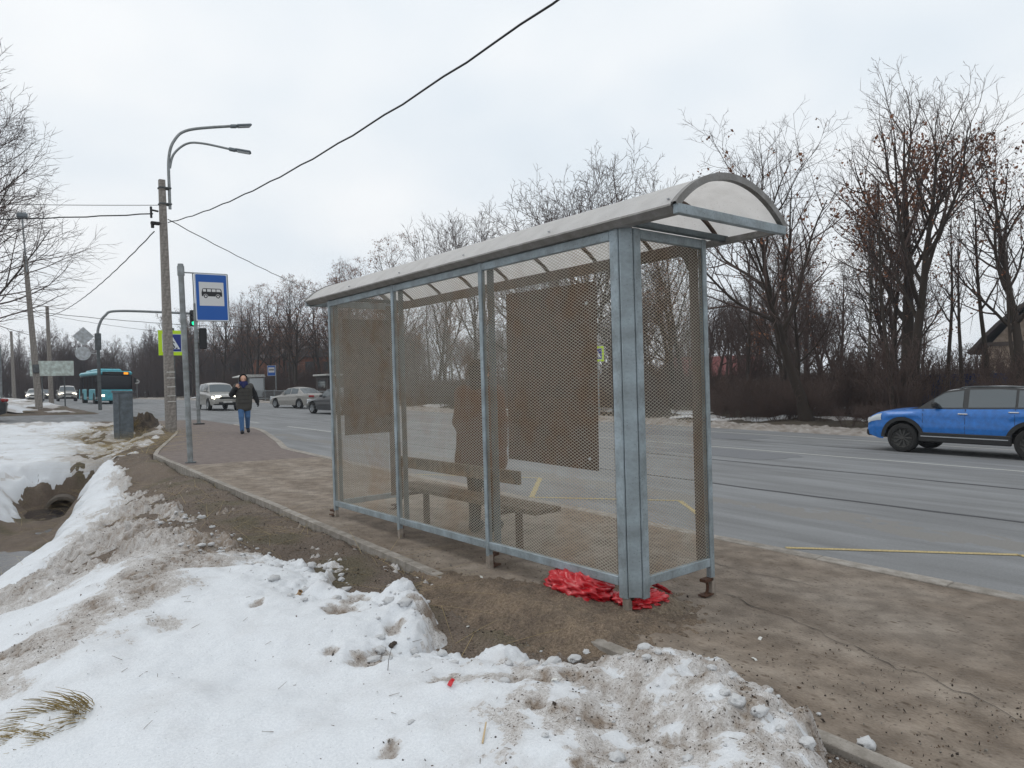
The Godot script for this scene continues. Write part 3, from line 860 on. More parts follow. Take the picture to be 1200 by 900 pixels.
	wb.face([Vector3(-6, -0.90, 4), Vector3(-2.0, -0.90, 4), Vector3(2.6, -0.90, -17.7), Vector3(0.2, -0.90, -17.7)], Vector3.UP)
	struct(wb, "water", mats["water"])
func crumb_mesh(sd: int, m: Material) -> ArrayMesh:
	var r := RandomNumberGenerator.new()
	r.seed = sd
	var b := B.new()
	var vs := []
	for q in [Vector3(1, 0, 0), Vector3(0, 0, 1), Vector3(-1, 0, 0), Vector3(0, 0, -1), Vector3(0, 0.7, 0), Vector3(0, -0.5, 0)]: vs.append(q * r.randf_range(0.6, 1.2) + Vector3(r.randf_range(-0.2, 0.2), r.randf_range(-0.2, 0.2), r.randf_range(-0.2, 0.2)))
	for i in 4:
		for t in [4, 5]:
			var nn: Vector3 = (vs[i] + vs[(i + 1) % 4] + vs[t]).normalized()
			b.face([vs[i], vs[(i + 1) % 4], vs[t]], nn)
	return b.mesh(m)
func clod_mesh() -> ArrayMesh:
	var pts := PackedVector3Array()
	for i in 9:
		for k in 13:
			var th := PI * i / 8.0
			var ph := TAU * (k % 12) / 12.0
			var d := Vector3(sin(th) * cos(ph), cos(th), sin(th) * sin(ph))
			pts.append(d * (1.0 + n_b.get_noise_3d(d.x * 2.0, d.y * 2.0 + 5.0, d.z * 2.0) * 0.6))
	var b := B.new()
	b.grid(pts, 13, 9)
	for i in b.v.size():
		if b.n[i].dot(b.v[i]) < 0: b.n[i] = -b.n[i]
	b.has_c = true
	for i in b.v.size(): b.c.append(Color(0.62, 0.62, 0.62))
	return b.mesh(mats["snow"])
func top_y(x: float, z: float) -> float:   # what lies uppermost beside the pavement
	return dirt_y(x, z) + maxf(0.0, snow_t(x, z))
func multi(called: String, me: Mesh, xf: Array, label: String, cols := []) -> MultiMeshInstance3D:
	var mm := MultiMesh.new()
	mm.transform_format = MultiMesh.TRANSFORM_3D
	mm.use_colors = cols.size() > 0
	mm.mesh = me
	mm.instance_count = xf.size()
	for i in xf.size():
		mm.set_instance_transform(i, xf[i])
		if cols.size(): mm.set_instance_color(i, cols[i])
	var o := MultiMeshInstance3D.new()
	o.multimesh = mm
	o.name = numbered(called)
	add_child(o)
	o.set_meta("kind", "stuff"); o.set_meta("label", label)
	return o
func build_crumbs() -> void:
	var r := RandomNumberGenerator.new()
	r.seed = 77
	var sets := [[], [], []]
	var tries := 0
	while tries < 60000:
		tries += 1
		var z := -1.0 - pow(r.randf(), 1.6) * 12.0
		var x := r.randf_range(0.0, 3.9)
		var y := 0.0
		var size := 0.0
		if x > along(WALK_L, z) + 0.1:
			if r.randf() > 0.10 or z < -5.5: continue
			y = gy(x, z) + 0.002; size = r.randf_range(0.002, 0.007)
			if absf(z + 3.3) < 0.7 and absf(x - 3.35) < 0.8: y += 0.02
		else:
			var t := snow_t(x, z)
			if t > 0.0:
				var d := dirtiness(x, z)
				if r.randf() > d * d * 1.1 + 0.006: continue
				size = r.randf_range(0.002, 0.0065)
			else:
				if r.randf() < 0.3: continue
				size = r.randf_range(0.002, 0.009)
			y = dirt_y(x, z) + maxf(t, 0.0)
		sets[r.randi() % 3].append(Transform3D(Basis.from_euler(Vector3(r.randf() * 6, r.randf() * 6, r.randf() * 6)).scaled(Vector3.ONE * size * (2.2 if r.randf() < 0.03 else 1.0)), Vector3(x, y, z)))
	for i in 3: multi("grit", crumb_mesh(i + 3, mats[["crumb_dark", "crumb_brown", "crumb_grey"][i]]), sets[i], ["dark soil crumbs strewn over the bank", "brown soil crumbs strewn over the bank", "grey grit strewn over the bank"][i])
	# broken clods along the melting edge
	var clods := []
	while clods.size() < 300:
		var z := -1.1 - pow(r.randf(), 1.2) * 8.0
		var e := along(SNOW_EDGE, z)
		var x := e + r.randf_range(-0.5, 0.1)
		if z > -3.0 and r.randf() < 0.5: x = r.randf_range(1.4, 3.0)
		if x > along(WALK_L, z) + 0.25: continue
		var s := 0.006 + 0.03 * pow(r.randf(), 4.0)
		clods.append(Transform3D(Basis.from_euler(Vector3(r.randf() * 6, r.randf() * 6, r.randf() * 6)).scaled(Vector3(s * r.randf_range(0.8, 1.6), s * 0.7, s)), Vector3(x, (top_y(x, z) if x < along(WALK_L, z) else gy(x, z)) + s * 0.25, z)))
	multi("snow_clods", clod_mesh(), clods, "small broken clods of snow along the melting edge")
	# fine cracks in the pavement
	for q in [[4.2, -2.9, 3.5, -0.6], [4.6, -6.5, 4.9, -2.6], [3.9, -9.5, 4.6, -6.5]]:
		var n := 40
		var pp := PackedVector3Array()
		for i in n + 1:
			var u := float(i) / n
			var cx: float = lerpf(q[0], q[2], u) + n_b.get_noise_2d(u * 9.0, q[0] * 3.0) * 0.09 + n_c.get_noise_2d(u * 30.0, q[1]) * 0.025
			var cz: float = lerpf(q[1], q[3], u)
			var hw := 0.0035 * (0.35 + absf(n_c.get_noise_2d(u * 22.0, q[0] * 5.0)) * 1.6)
			for sg in [-1.0, 1.0]: pp.append(Vector3(cx + hw * sg, gy(cx, cz) + n_a.get_noise_2d(cx * 0.8, cz * 0.8) * 0.012 + 0.001, cz))
		var cb := B.new()
		cb.grid(pp, 2, n + 1)
		struct(cb, "pavement_crack", mats["crack"])
	# dead leaves and stalks lying on the snow
	var b := B.new()
	for k in 150:
		var z := -1.2 - pow(r.randf(), 1.3) * 6.0
		var x := r.randf_range(0.2, 2.6)
		var o := Vector3(x, top_y(x, z) + 0.003, z)
		var d := Vector3(r.randf_range(-1, 1), r.randf_range(-0.05, 0.25), r.randf_range(-1, 1)).normalized() * r.randf_range(0.015, 0.06)
		b.rod(o, o + d, 0.0012, 4, 0.0008)
	solo(b, "plant_litter", mats["stalk"], "bits of dead stalk scattered on the snow", "", "", "stuff")
	var grass := []
	for k in 2600:
		var z := -2.5 - r.randf() * 15.0
		var x := 0.0
		var pick := r.randf()
		if pick < 0.45:
			x = r.randf_range(1.4, 3.15)
			if snow_t(x, z) > 0.01 or x > along(WALK_L, z) - 0.02: continue
			if n_b.get_noise_2d(x * 1.5, z * 1.5) < 0.0: continue
		else:
			x = r.randf_range(-1.0, 2.6)
			var d := absf(ditch_d(x, z))
			if d < 0.3 or d > 1.1: continue
		var ln := r.randf_range(0.05, 0.16)
		grass.append(Transform3D((Basis(Vector3.UP, r.randf() * TAU) * Basis(Vector3.RIGHT, r.randf_range(0.2, 1.4))).scaled(Vector3(1, ln, 1)), Vector3(x, dirt_y(x, z) - 0.005, z)))
	for k in 3200:   # rough verge round the cabinet
		var z := r.randf_range(-28.5, -16.5)
		var x := r.randf_range(2.6, 5.2)
		if x > along(WALK_L, z) - 0.1: continue
		if n_b.get_noise_2d(x * 1.2, z * 1.2) < -0.1: continue
		grass.append(Transform3D((Basis(Vector3.UP, r.randf() * TAU) * Basis(Vector3.RIGHT, r.randf_range(0.1, 1.2))).scaled(Vector3(2, r.randf_range(0.1, 0.3), 2)), Vector3(x, dirt_y(x, z), z)))
	multi("grass", blade_mesh(mats["dry_grass"]), grass, "short dead grass on the bank and verge")
func blade_mesh(m: Material) -> ArrayMesh:
	var b := B.new()
	b.tube(PackedVector3Array([Vector3.ZERO, Vector3(0, 0.5, 0.06), Vector3(0, 1, 0.25)]), PackedFloat32Array([0.0022, 0.0018, 0.0006]), 3)
	return b.mesh(m)
func grass_tuft(at: Vector3, label: String, n: int, ln: float, droop: Vector3, sd: int) -> void:
	var r := RandomNumberGenerator.new()
	r.seed = sd
	var t := thing("grass_tuft", label, "grass tuft", at)
	for half in 2:
		var b := B.new()
		for k in n:
			var a := r.randf() * TAU
			var o := Vector3(cos(a), 0, sin(a)) * r.randf() * ln * 0.35
			var d := (Vector3(cos(a) * 0.5, r.randf_range(0.5, 1.1), sin(a) * 0.5) + droop * 0.6).normalized()
			var l := ln * r.randf_range(0.6, 1.2)
			var e := (d + droop * 1.3 + Vector3(0, -0.5, 0)).normalized()
			b.tube(PackedVector3Array([o, o + d * l * 0.28, o + d * l * 0.5 + e * l * 0.06, o + d * l * 0.62 + e * l * 0.25, o + d * l * 0.66 + e * l * 0.5]), PackedFloat32Array([0.0026, 0.0024, 0.002, 0.0014, 0.0006]), 3)
		part(b, "blades" if half == 0 else "dead_blades", mats["dry_grass" if half == 0 else "grass_green"], t)

# ------------------------------------------------------------------ the shelter
# expanded metal: slit-and-stretched strands as three-sided bars, in the plane u (width) by y (height)
func expanded(w: float, h: float, m: Material) -> ArrayMesh:
	var L := 0.040
	var S := 0.022
	var b := B.new()
	b.has_c = true
	var waves := int(h / (S * 0.5))
	var nodes := int(w / (L * 0.5)) + 2
	var off := [Vector3(0, 0.0018, 0.0012), Vector3(0, -0.0018, 0.0012), Vector3(0, 0.0003, -0.0016)]
	var nr := [Vector3(0, 0.75, 0.66), Vector3(0, -0.75, 0.66), Vector3(0, 0.0, -1)]
	for j in waves:
		var base := b.v.size()
		for k in nodes:
			var o := Vector3(minf(k * L * 0.5, w), (j + 0.5) * S * 0.5 + (S * 0.25 if (k + j) % 2 == 0 else -S * 0.25), 0)
			o.z = (n_a.get_noise_2d(o.x * 1.5 + w, o.y * 1.2) * 0.012 + 0.004) * sin(PI * clampf(o.x / w, 0, 1)) * sin(PI * clampf(o.y / h, 0, 1))
			# worn paint, dust and rust blooms
			var ru := clampf(n_a.get_noise_2d(o.x * 3.0 + w * 7.0, o.y * 2.0) * 1.6 + n_b.get_noise_2d(o.x * 9.0, o.y * 9.0) * 0.7 + 0.15, 0.0, 1.0)
			var tone := Color(0.46, 0.43, 0.36).lerp(Color(0.41, 0.315, 0.215), ru * 0.85)
			for q in 3:
				b.v.append(o + off[q]); b.n.append(nr[q]); b.uv.append(Vector2(o.x, o.y)); b.c.append(tone)
		for k in nodes - 1:
			for q in 3:
				var a := base + k * 3 + q
				var e := base + k * 3 + (q + 1) % 3
				b.ix.append_array([a, e, a + 3, e, e + 3, a + 3])
	return b.mesh(m)
func bar(b: B, a: Vector3, e: Vector3, wx: float, wy: float, edge := 0.004) -> void:   # square tube along x, y or z
	var d := e - a
	var s := Vector3(wx, wy, absf(d.z))
	if absf(d.x) > absf(d.z) and absf(d.x) > absf(d.y): s = Vector3(absf(d.x), wy, wx)
	elif absf(d.y) > absf(d.z): s = Vector3(wx, absf(d.y), wy)
	b.box((a + e) * 0.5, s, Basis(), edge)
func one(called: String, m: Material, parent: Node, f: Callable) -> MeshInstance3D:
	var b := B.new()
	f.call(b)
	return part(b, called, m, parent)
func foot(parent: Node, x: float, z: float, ground: float, top: float, turn: float) -> void:
	var f := one("foot", mats["foot"], parent, func(b: B): b.box(Vector3(x, (ground - 0.02 + top) * 0.5, z), Vector3(0.04, top - ground + 0.02, 0.05), Basis(), 0.003))
	var c := PackedVector3Array()
	var r := PackedFloat32Array()
	var bs := yrot(turn)
	for i in 7:
		var a := PI * 0.5 + PI * i / 6.0
		c.append(Vector3(x, (ground + top) * 0.5, z) + bs * Vector3(0.075 + cos(a) * 0.035, sin(a) * (top - ground) * 0.42, 0)); r.append(0.011)
	var b2 := B.new()
	b2.tube(c, r, 6, true)
	b2.box(Vector3(x, top - 0.012, z) + bs * Vector3(0.05, 0, 0), Vector3(0.09, 0.02, 0.05), bs)
	b2.box(Vector3(x, ground + 0.012, z) + bs * Vector3(0.06, 0, 0), Vector3(0.1, 0.01, 0.06), bs)
	part(b2, "hook", mats["rust"], f)
func build_shelter() -> void:
	var O := Vector3(3.31, 0, -3.07)
	var t := thing("bus_shelter", "blue-grey steel bus shelter with expanded mesh walls and arched roof", "bus shelter", O)
	var P: Material = mats["paint"]
	var D: Material = mats["paint_dark"]
	var yb := 0.175
	var yt := 2.385
	var T := 2.45
	var zs := [0.0, -1.42, -2.83, -4.24]
	# corner column: three folded faces with open seams between
	var cor := Node3D.new()
	cor.name = "corner_column"; t.add_child(cor)
	one("back_strip", P, cor, func(b: B): b.box(Vector3(0.02, (0.1 + T) * 0.5, 0.036), Vector3(0.04, T - 0.1, 0.072), Basis(), 0.005))
	one("corner_strip", P, cor, func(b: B): b.box(Vector3(0.037, (0.115 + T) * 0.5, 0.109), Vector3(0.084, T - 0.115, 0.02), yrot(-45), 0.005))
	one("end_strip", P, cor, func(b: B): b.box(Vector3(0.108, (0.1 + T) * 0.5, 0.125), Vector3(0.064, T - 0.1, 0.04), Basis(), 0.005))
	foot(t, 0.03, 0.045, 0.0, 0.11, 0)
	# posts, flanges, rails and mesh of the long wall
	var panel := expanded(1.36, yt - yb - 0.06, mats["mesh"])
	for i in 3:
		var za: float = zs[i]
		var zb: float = zs[i + 1]
		var post := one("post", P, t, func(b: B): b.box(Vector3(0.02, (0.115 + T) * 0.5, zb + 0.0225), Vector3(0.042, T - 0.115, 0.043), Basis(), 0.004))
		one("flange", D, post, func(b: B): b.box(Vector3(0.062, (yb + T) * 0.5, zb + 0.085 if i < 2 else zb + 0.08), Vector3(0.006, T - yb - 0.04, 0.085), Basis(), 0.001))
		foot(t, 0.02, zb + 0.025, gy(O.x, O.z + zb), 0.13, 15 + 40 * i)
		one("bottom_rail", P, t, func(b: B): b.box(Vector3(0.02, yb + 0.03, (za + zb + 0.045) * 0.5), Vector3(0.038, 0.06, za - zb - 0.049), Basis(), 0.004))
		one("top_rail", P, t, func(b: B): b.box(Vector3(0.02, yt + 0.03, (za + zb + 0.045) * 0.5), Vector3(0.038, 0.06, za - zb - 0.049), Basis(), 0.004))
		place(panel, "mesh_panel", t, Transform3D(Basis(Vector3(0, 0, 1), Vector3.UP, Vector3(-1, 0, 0)), Vector3(0.012, yb + 0.06, zb + 0.047)))
	# end walls
	var pe := expanded(0.64, yt - yb - 0.06, mats["mesh"])
	var pr := pe.duplicate()
	pr.surface_set_material(0, mats["mesh_rust"])
	for s in 2:
		var z := 0.125 if s == 0 else -4.215
		var x0 := 0.142 if s == 0 else 0.046
		one("end_bottom_rail", P, t, func(b: B): b.box(Vector3((x0 + 0.785) * 0.5, yb + 0.03, z), Vector3(0.785 - x0, 0.06, 0.036), Basis(), 0.004))
		one("end_top_rail", P, t, func(b: B): b.box(Vector3((x0 + 0.785) * 0.5, yt + 0.03, z), Vector3(0.785 - x0, 0.06, 0.036), Basis(), 0.004))
		one("front_post", P, t, func(b: B): b.box(Vector3(0.807, (0.09 + T) * 0.5, z), Vector3(0.043, T - 0.09, 0.045), Basis(), 0.005))
		one("front_flange", mats["paint_brown"], t, func(b: B): b.box(Vector3(0.745, (yb + T) * 0.5, z - 0.03 if s == 0 else z + 0.03), Vector3(0.1, T - yb - 0.06, 0.006), Basis(), 0.001))
		foot(t, 0.807, z, gy(O.x + 0.8, O.z + z), 0.1, 180)
		place(pe if s == 0 else pr, "end_mesh_panel", t, Transform3D(Basis(), Vector3(x0 + 0.002, yb + 0.06, z + 0.008)))
	# rusty sheets behind the mesh
	var bd := one("notice_board", mats["rust_board"], t, func(b: B): b.box(Vector3(0.092, 1.53, -0.705), Vector3(0.004, 1.28, 0.97), Basis(Vector3.RIGHT, 0.02), 0.001))
	one("bolt", mats["zinc"], bd, func(b: B): b.rod(Vector3(0.094, 2.02, -0.3), Vector3(0.083, 2.02, -0.3), 0.012, 8))
	one("bolt", mats["zinc"], bd, func(b: B): b.rod(Vector3(0.094, 0.96, -0.31), Vector3(0.083, 0.96, -0.31), 0.012, 8))
	one("end_board", mats["rust_board"], t, func(b: B): b.box(Vector3(0.43, 1.6, -4.17), Vector3(0.6, 1.3, 0.004), Basis(), 0.001))
	# bench
	var bn := Node3D.new()
	bn.name = "bench"; t.add_child(bn)
	one("backrest", mats["wood"], bn, func(b: B): b.box(Vector3(0.24, 0.725, -2.25), Vector3(0.03, 0.11, 2.0), Basis(), 0.005))
	for i in 2: one("seat_plank", mats["wood"], bn, func(b: B): b.box(Vector3(0.42 + i * 0.15, 0.43, -2.36), Vector3(0.135, 0.04, 2.3), Basis(), 0.005))
	for z in [-1.6, -3.1]:
		one("bench_leg", mats["rust"], bn, func(b: B):
			b.box(Vector3(0.5, 0.2 + 0.02, z), Vector3(0.05, 0.38, 0.05), Basis(), 0.003)
			b.box(Vector3(0.37, 0.395, z), Vector3(0.36, 0.03, 0.045))
			b.box(Vector3(0.205, 0.56, z), Vector3(0.035, 0.42, 0.045), Basis(), 0.003))
	# roof
	var rf := Node3D.new()
	rf.name = "roof"; t.add_child(rf)
	var x0 := -0.075
	var x1 := 1.11
	var c := x1 - x0
	var s := 0.245
	var R := (c * c * 0.25 + s * s) / (2.0 * s)
	var half := asin(c * 0.5 / R)
	var arc := func(u: float, dr: float) -> Vector3:
		var a := lerpf(-half, half, u)
		return Vector3((x0 + x1) * 0.5 + sin(a) * (R + dr), 2.492 + s - R + cos(a) * (R + dr), 0)
	var za := 0.575
	var zb := -4.69
	var pts := PackedVector3Array()
	for r in 41:
		for q in 29:
			var o: Vector3 = arc.call(q / 28.0, n_b.get_noise_2d(q * 0.8, r * 0.5) * 0.003)
			o.z = lerpf(za - 0.01, zb + 0.01, r / 40.0)
			pts.append(o)
	var sheet := B.new()
	sheet.grid(pts, 29, 41)
	part(sheet, "roof_sheet", mats["polycarbonate"], rf)
	for z in [za, zb]:
		var tr := B.new()
		for q in 28:
			var a0: Vector3 = arc.call(q / 28.0, 0.008)
			var a1: Vector3 = arc.call((q + 1) / 28.0, 0.008)
			var b0: Vector3 = arc.call(q / 28.0, -0.035)
			var b1: Vector3 = arc.call((q + 1) / 28.0, -0.035)
			var f := Vector3(0, 0, z - 0.018)
			var k := Vector3(0, 0, z + 0.018)
			var mid := (a0 + b1) * 0.5
			tr.quad_auto(a0 + f, a1 + f, b1 + f, b0 + f, mid + Vector3(0, 0, z))
			tr.quad_auto(a0 + k, a1 + k, b1 + k, b0 + k, mid + Vector3(0, 0, z))
			tr.quad_auto(a0 + f, a1 + f, a1 + k, a0 + k, mid + Vector3(0, 0, z))
			tr.quad_auto(b0 + f, b1 + f, b1 + k, b0 + k, mid + Vector3(0, 0, z))
		part(tr, "arch_trim", mats["trim"], rf)
		one("end_beam", P, rf, func(b: B): b.box(Vector3((x0 + x1) * 0.5, 2.462, z), Vector3(c - 0.03, 0.058, 0.04), Basis(), 0.004))
	one("eave_beam", mats["trim"], rf, func(b: B):
		b.extrude(PackedVector2Array([Vector2(x0, 2.492), Vector2(x0 - 0.004, 2.48), Vector2(x0 + 0.045, 2.448), Vector2(x0 + 0.115, 2.448), Vector2(x0 + 0.115, 2.478)]), zb + 0.02, za - 0.02))
	one("front_eave_beam", mats["trim"], rf, func(b: B):
		b.extrude(PackedVector2Array([Vector2(x1, 2.492), Vector2(x1 + 0.004, 2.48), Vector2(x1 - 0.04, 2.44), Vector2(x1 - 0.1, 2.44), Vector2(x1 - 0.1, 2.478)]), zb + 0.02, za - 0.02))
	for i in 8:
		var z := lerpf(za - 0.5, zb + 0.5, i / 7.0)
		var rp := PackedVector3Array()
		var rr := PackedFloat32Array()
		for q in 15:
			var o: Vector3 = arc.call(q / 14.0, -0.022)
			rp.append(o + Vector3(0, 0, z)); rr.append(0.016)
		var rb := B.new()
		rb.tube(rp, rr, 6, true)
		part(rb, "rib", mats["paint_brown"], rf)
	one("front_beam", mats["paint_brown"], rf, func(b: B): b.box(Vector3(0.807, 2.405, (zs[3] + 0.1) * 0.5), Vector3(0.04, 0.085, 4.24), Basis(), 0.004))
	for z in [0.16, -0.02, -4.2]: one("cross_beam", D, rf, func(b: B): b.box(Vector3(0.52, 2.472, z), Vector3(1.05, 0.04, 0.045), Basis(), 0.004))
	for z in [0.06, -4.15]:
		one("gusset", mats["paint_brown"], rf, func(b: B):
			b.extrude(PackedVector2Array([Vector2(0.79, 2.36), Vector2(0.55, 2.36), Vector2(0.68, 2.32), Vector2(0.75, 2.23), Vector2(0.79, 2.05)]), z - 0.005, z + 0.005))
	for i in 16:
		for u in [0.035, 0.30]:
			if i % 3 or (u > 0.1 and i % 2): continue
			var o: Vector3 = arc.call(u, 0.004)
			one("screw", mats["zinc"], rf, func(b: B): b.rod(o + Vector3(0, 0, lerpf(za - 0.06, zb + 0.06, i / 15.0)), o + Vector3(-0.003, 0.008, lerpf(za - 0.06, zb + 0.06, i / 15.0)), 0.009, 6))
func crumple(b: B, o: Vector3, r: Vector3, bs: Basis, sd: float, amp := 0.35) -> void:
	var pts := PackedVector3Array()
	for i in 33:
		for k in 49:
			var th := PI * i / 32.0
			var ph := TAU * k / 48.0
			var d := Vector3(sin(th) * cos(ph), cos(th), sin(th) * sin(ph))
			var q := 1.0 - absf(n_b.get_noise_3d(d.x * 1.6 + sd, d.y * 2.6, d.z * 2.2)) * amp * 2.0 + n_c.get_noise_3d(d.x * 3.0, d.y * 4.0 + sd, d.z * 3.5) * amp * 0.25
			var w := d * r * q
			if w.y < -r.y * 0.45: w.y = -r.y * 0.45 + (w.y + r.y * 0.45) * 0.15
			pts.append(o + bs * w)
	var g := B.new()
	g.grid(pts, 49, 33)
	for i in g.v.size():
		if g.n[i].dot(g.v[i] - o) < 0: g.n[i] = -g.n[i]
	b.join(g)
func build_litter() -> void:
	var t := thing("plastic_bag", "crumpled red plastic bag lying under the shelter's mesh wall", "plastic bag", Vector3(3.36, 0.02, -3.4))
	one("sack", mats["red_plastic"], t, func(b: B): crumple(b, Vector3(-0.02, 0.05, -0.06), Vector3(0.17, 0.14, 0.31), yrot(6), 3.0, 0.34))
	one("neck", mats["red_plastic"], t, func(b: B): crumple(b, Vector3(0.12, 0.04, 0.36), Vector3(0.13, 0.075, 0.2), yrot(50), 9.0, 0.3))
	one("torn_flap", mats["red_plastic"], t, func(b: B): crumple(b, Vector3(0.3, 0.085, 0.36), Vector3(0.13, 0.02, 0.06), yrot(-25) * Basis(Vector3.BACK, -0.5), 5.0, 0.6))
	# sand spilled from it
	var pts := PackedVector3Array()
	var cs := PackedColorArray()
	for i in 26:
		for k in 26:
			var x := lerpf(-0.32, 0.32, i / 25.0)
			var z := lerpf(-0.32, 0.32, k / 25.0)
			var d := Vector2(x, z).length() / 0.3
			var xx := 3.58 + x
			var zz := -3.03 + z
			pts.append(Vector3(xx, gy(xx, zz) - 0.02 + 0.12 * (1.0 - smooth(0.1, 1.05, d)) + n_b.get_noise_2d(xx * 9.0, zz * 9.0) * 0.02, zz))
			cs.append(Color(0.2, 0.16, 0.12).lerp(Color(0.36, 0.29, 0.21), clampf(0.5 + n_c.get_noise_2d(xx * 20.0, zz * 20.0), 0, 1)))
	var sb := B.new()
	sb.grid(pts, 26, 26, Vector3.UP, PackedVector2Array(), cs)
	solo(sb, "sand_heap", mats["soil"], "small heap of sand spilled at the shelter's corner", "sand heap")
	var put := func(x: float, z: float, h := 0.0) -> Vector3: return Vector3(x, (top_y(x, z) if x < along(WALK_L, z) else gy(x, z)) + h, z)
	var p: Vector3 = put.call(1.72, -2.62)
	solo_box("wrapper", mats["red_plastic"], p + Vector3(0, 0.012, 0), Vector3(0.045, 0.006, 0.02), Basis.from_euler(Vector3(0.3, 0.6, 0.3)), "small red wrapper lying on the snow", "wrapper")
	p = put.call(2.16, -3.22)
	var cap := B.new()
	cap.lathe([Vector2(0.0, 0.016), Vector2(0.012, 0.016), Vector2(0.0145, 0.013), Vector2(0.0155, 0.0), Vector2(0.013, 0.0)], 14, p + Vector3(0, 0.005, 0), Basis.from_euler(Vector3(0.9, 0.2, 0.4)))
	solo(cap, "blue_litter", mats["blue_plastic"], "blue bottle cap at the edge of the melting snow", "litter")
	p = put.call(1.78, -4.52)
	var bt := thing("bottle", "bottle mouth sticking out of the snow near the bank's top", "bottle", p, Basis.from_euler(Vector3(0.6, 0.5, 0.0)))
	one("neck", mats["amber"], bt, func(b: B): b.lathe([Vector2(0.03, -0.06), Vector2(0.024, -0.02), Vector2(0.014, 0.0), Vector2(0.0135, 0.025), Vector2(0.016, 0.028), Vector2(0.016, 0.034), Vector2(0.012, 0.034), Vector2(0.012, 0.0)], 14, Vector3.ZERO))
	one("mouth", mats["black"], bt, func(b: B): b.lathe([Vector2(0.012, 0.026), Vector2(0.0, 0.026)], 12, Vector3.ZERO))
	var spots := [[2.86, -3.35], [3.05, -4.2], [3.15, -3.6], [2.5, -3.6], [2.05, -2.3], [3.6, -2.25], [3.3, -2.1]]
	for i in spots.size():
		p = put.call(spots[i][0], spots[i][1], 0.006)
		if i < 3: p.y += 0.03
		solo_box("paper_scrap", mats["paper"], p, Vector3(0.03, 0.003, 0.018), Basis.from_euler(Vector3(0.2, i * 1.3, 0.25)), "tiny white paper scrap trodden into the ground by the shelter", "paper scrap", "paper scraps round the shelter")
	p = put.call(1.55, -2.15)
	var st := B.new()
	st.rod(p + Vector3(-0.02, 0.0, 0.02), p + Vector3(0.05, 0.03, -0.05), 0.004, 6, 0.003)
	solo(st, "wood_splinter", mats["wood_pale"], "pale wood splinter standing out of the gritty snow", "splinter")
	p = put.call(1.62, -3.02)
	var tw := B.new()
	tw.tube(PackedVector3Array([p, p + Vector3(0.01, 0.05, -0.005), p + Vector3(0.03, 0.1, -0.01)]), PackedFloat32Array([0.002, 0.0016, 0.001]), 4)
	solo(tw, "twig", mats["bark"], "thin dark twig standing upright in the snow", "twig")
	p = put.call(1.86, -3.4)
	solo_box("wood_chip", mats["bark"], p + Vector3(0, 0.008, 0), Vector3(0.05, 0.015, 0.028), Basis.from_euler(Vector3(0.1, 0.4, 0.2)), "black wood chip lying on the snow lump", "wood chip")
func solo_box(called: String, m: Material, at: Vector3, s: Vector3, bs: Basis, label: String, cat: String, group := "") -> void:
	var b := B.new()
	# a bent, slightly irregular scrap
	var h := s * 0.5
	b.box(Vector3(-h.x * 0.5, 0, 0), Vector3(s.x * 0.5, s.y, s.z), Basis(Vector3.BACK, 0.35), s.y * 0.2)
	b.box(Vector3(h.x * 0.48, 0, 0), Vector3(s.x * 0.5, s.y, s.z * 0.85), Basis(Vector3.BACK, -0.2), s.y * 0.2)
	var o := solo(b, called, m, label, cat, group)
	o.transform = Transform3D(bs, at)

# ------------------------------------------------------------------ street furniture
func curve_tube(b: B, pts: Array, r: float, sides := 10, r2 := -1.0) -> void:
	var cv := Curve3D.new()
	cv.bake_interval = 0.12
	for i in pts.size():
		var tg: Vector3 = (pts[mini(i + 1, pts.size() - 1)] - pts[maxi(i - 1, 0)]) / 6.0
		cv.add_point(pts[i], -tg, tg)
	var bk := cv.get_baked_points()
	var rr := PackedFloat32Array()
	for i in bk.size(): rr.append(lerpf(r, r if r2 < 0 else r2, float(i) / bk.size()))
	b.tube(bk, rr, sides, true)
func luminaire(parent: Node, at: Vector3, bs: Basis, s := 1.0) -> void:
	var q := Node3D.new()
	q.name = "luminaire"
	parent.add_child(q, true)
	q.transform = Transform3D(bs.scaled(Vector3.ONE * s), at)
	one("housing", mats["lamp_grey"], q, func(b: B):
		b.box(Vector3(0.48, 0.02, 0), Vector3(0.52, 0.075, 0.26), Basis(Vector3.BACK, 0.03), 0.03)
		b.box(Vector3(0.14, 0.0, 0), Vector3(0.24, 0.11, 0.15), Basis(), 0.03))
	one("lens", mats["lamp_glass"], q, func(b: B): b.box(Vector3(0.5, -0.025, 0), Vector3(0.4, 0.02, 0.2), Basis(Vector3.BACK, 0.03), 0.006))
func concrete_pole(t: Node3D, h: float, wb: float, wt: float) -> void:
	one("pole", mats["concrete"], t, func(b: B):
		var n := 10
		for i in n:
			var y0 := -0.3 + (h + 0.3) * i / n
			var y1 := -0.3 + (h + 0.3) * (i + 1) / n
			var a := lerpf(wb, wt, float(i) / n) * 0.5
			var e := lerpf(wb, wt, float(i + 1) / n) * 0.5
			var ra := []
			var rb := []
			for q in [[-1, -0.75], [-0.75, -1], [0.75, -1], [1, -0.75], [1, 0.75], [0.75, 1], [-0.75, 1], [-1, 0.75]]:
				ra.append(Vector3(q[0] * a, y0, q[1] * a)); rb.append(Vector3(q[0] * e, y1, q[1] * e))
			for k in 8: b.quad_auto(ra[k], ra[(k + 1) % 8], rb[(k + 1) % 8], rb[k], Vector3(0, (y0 + y1) * 0.5, 0))
			if i == n - 1: b.face(rb, Vector3.UP))
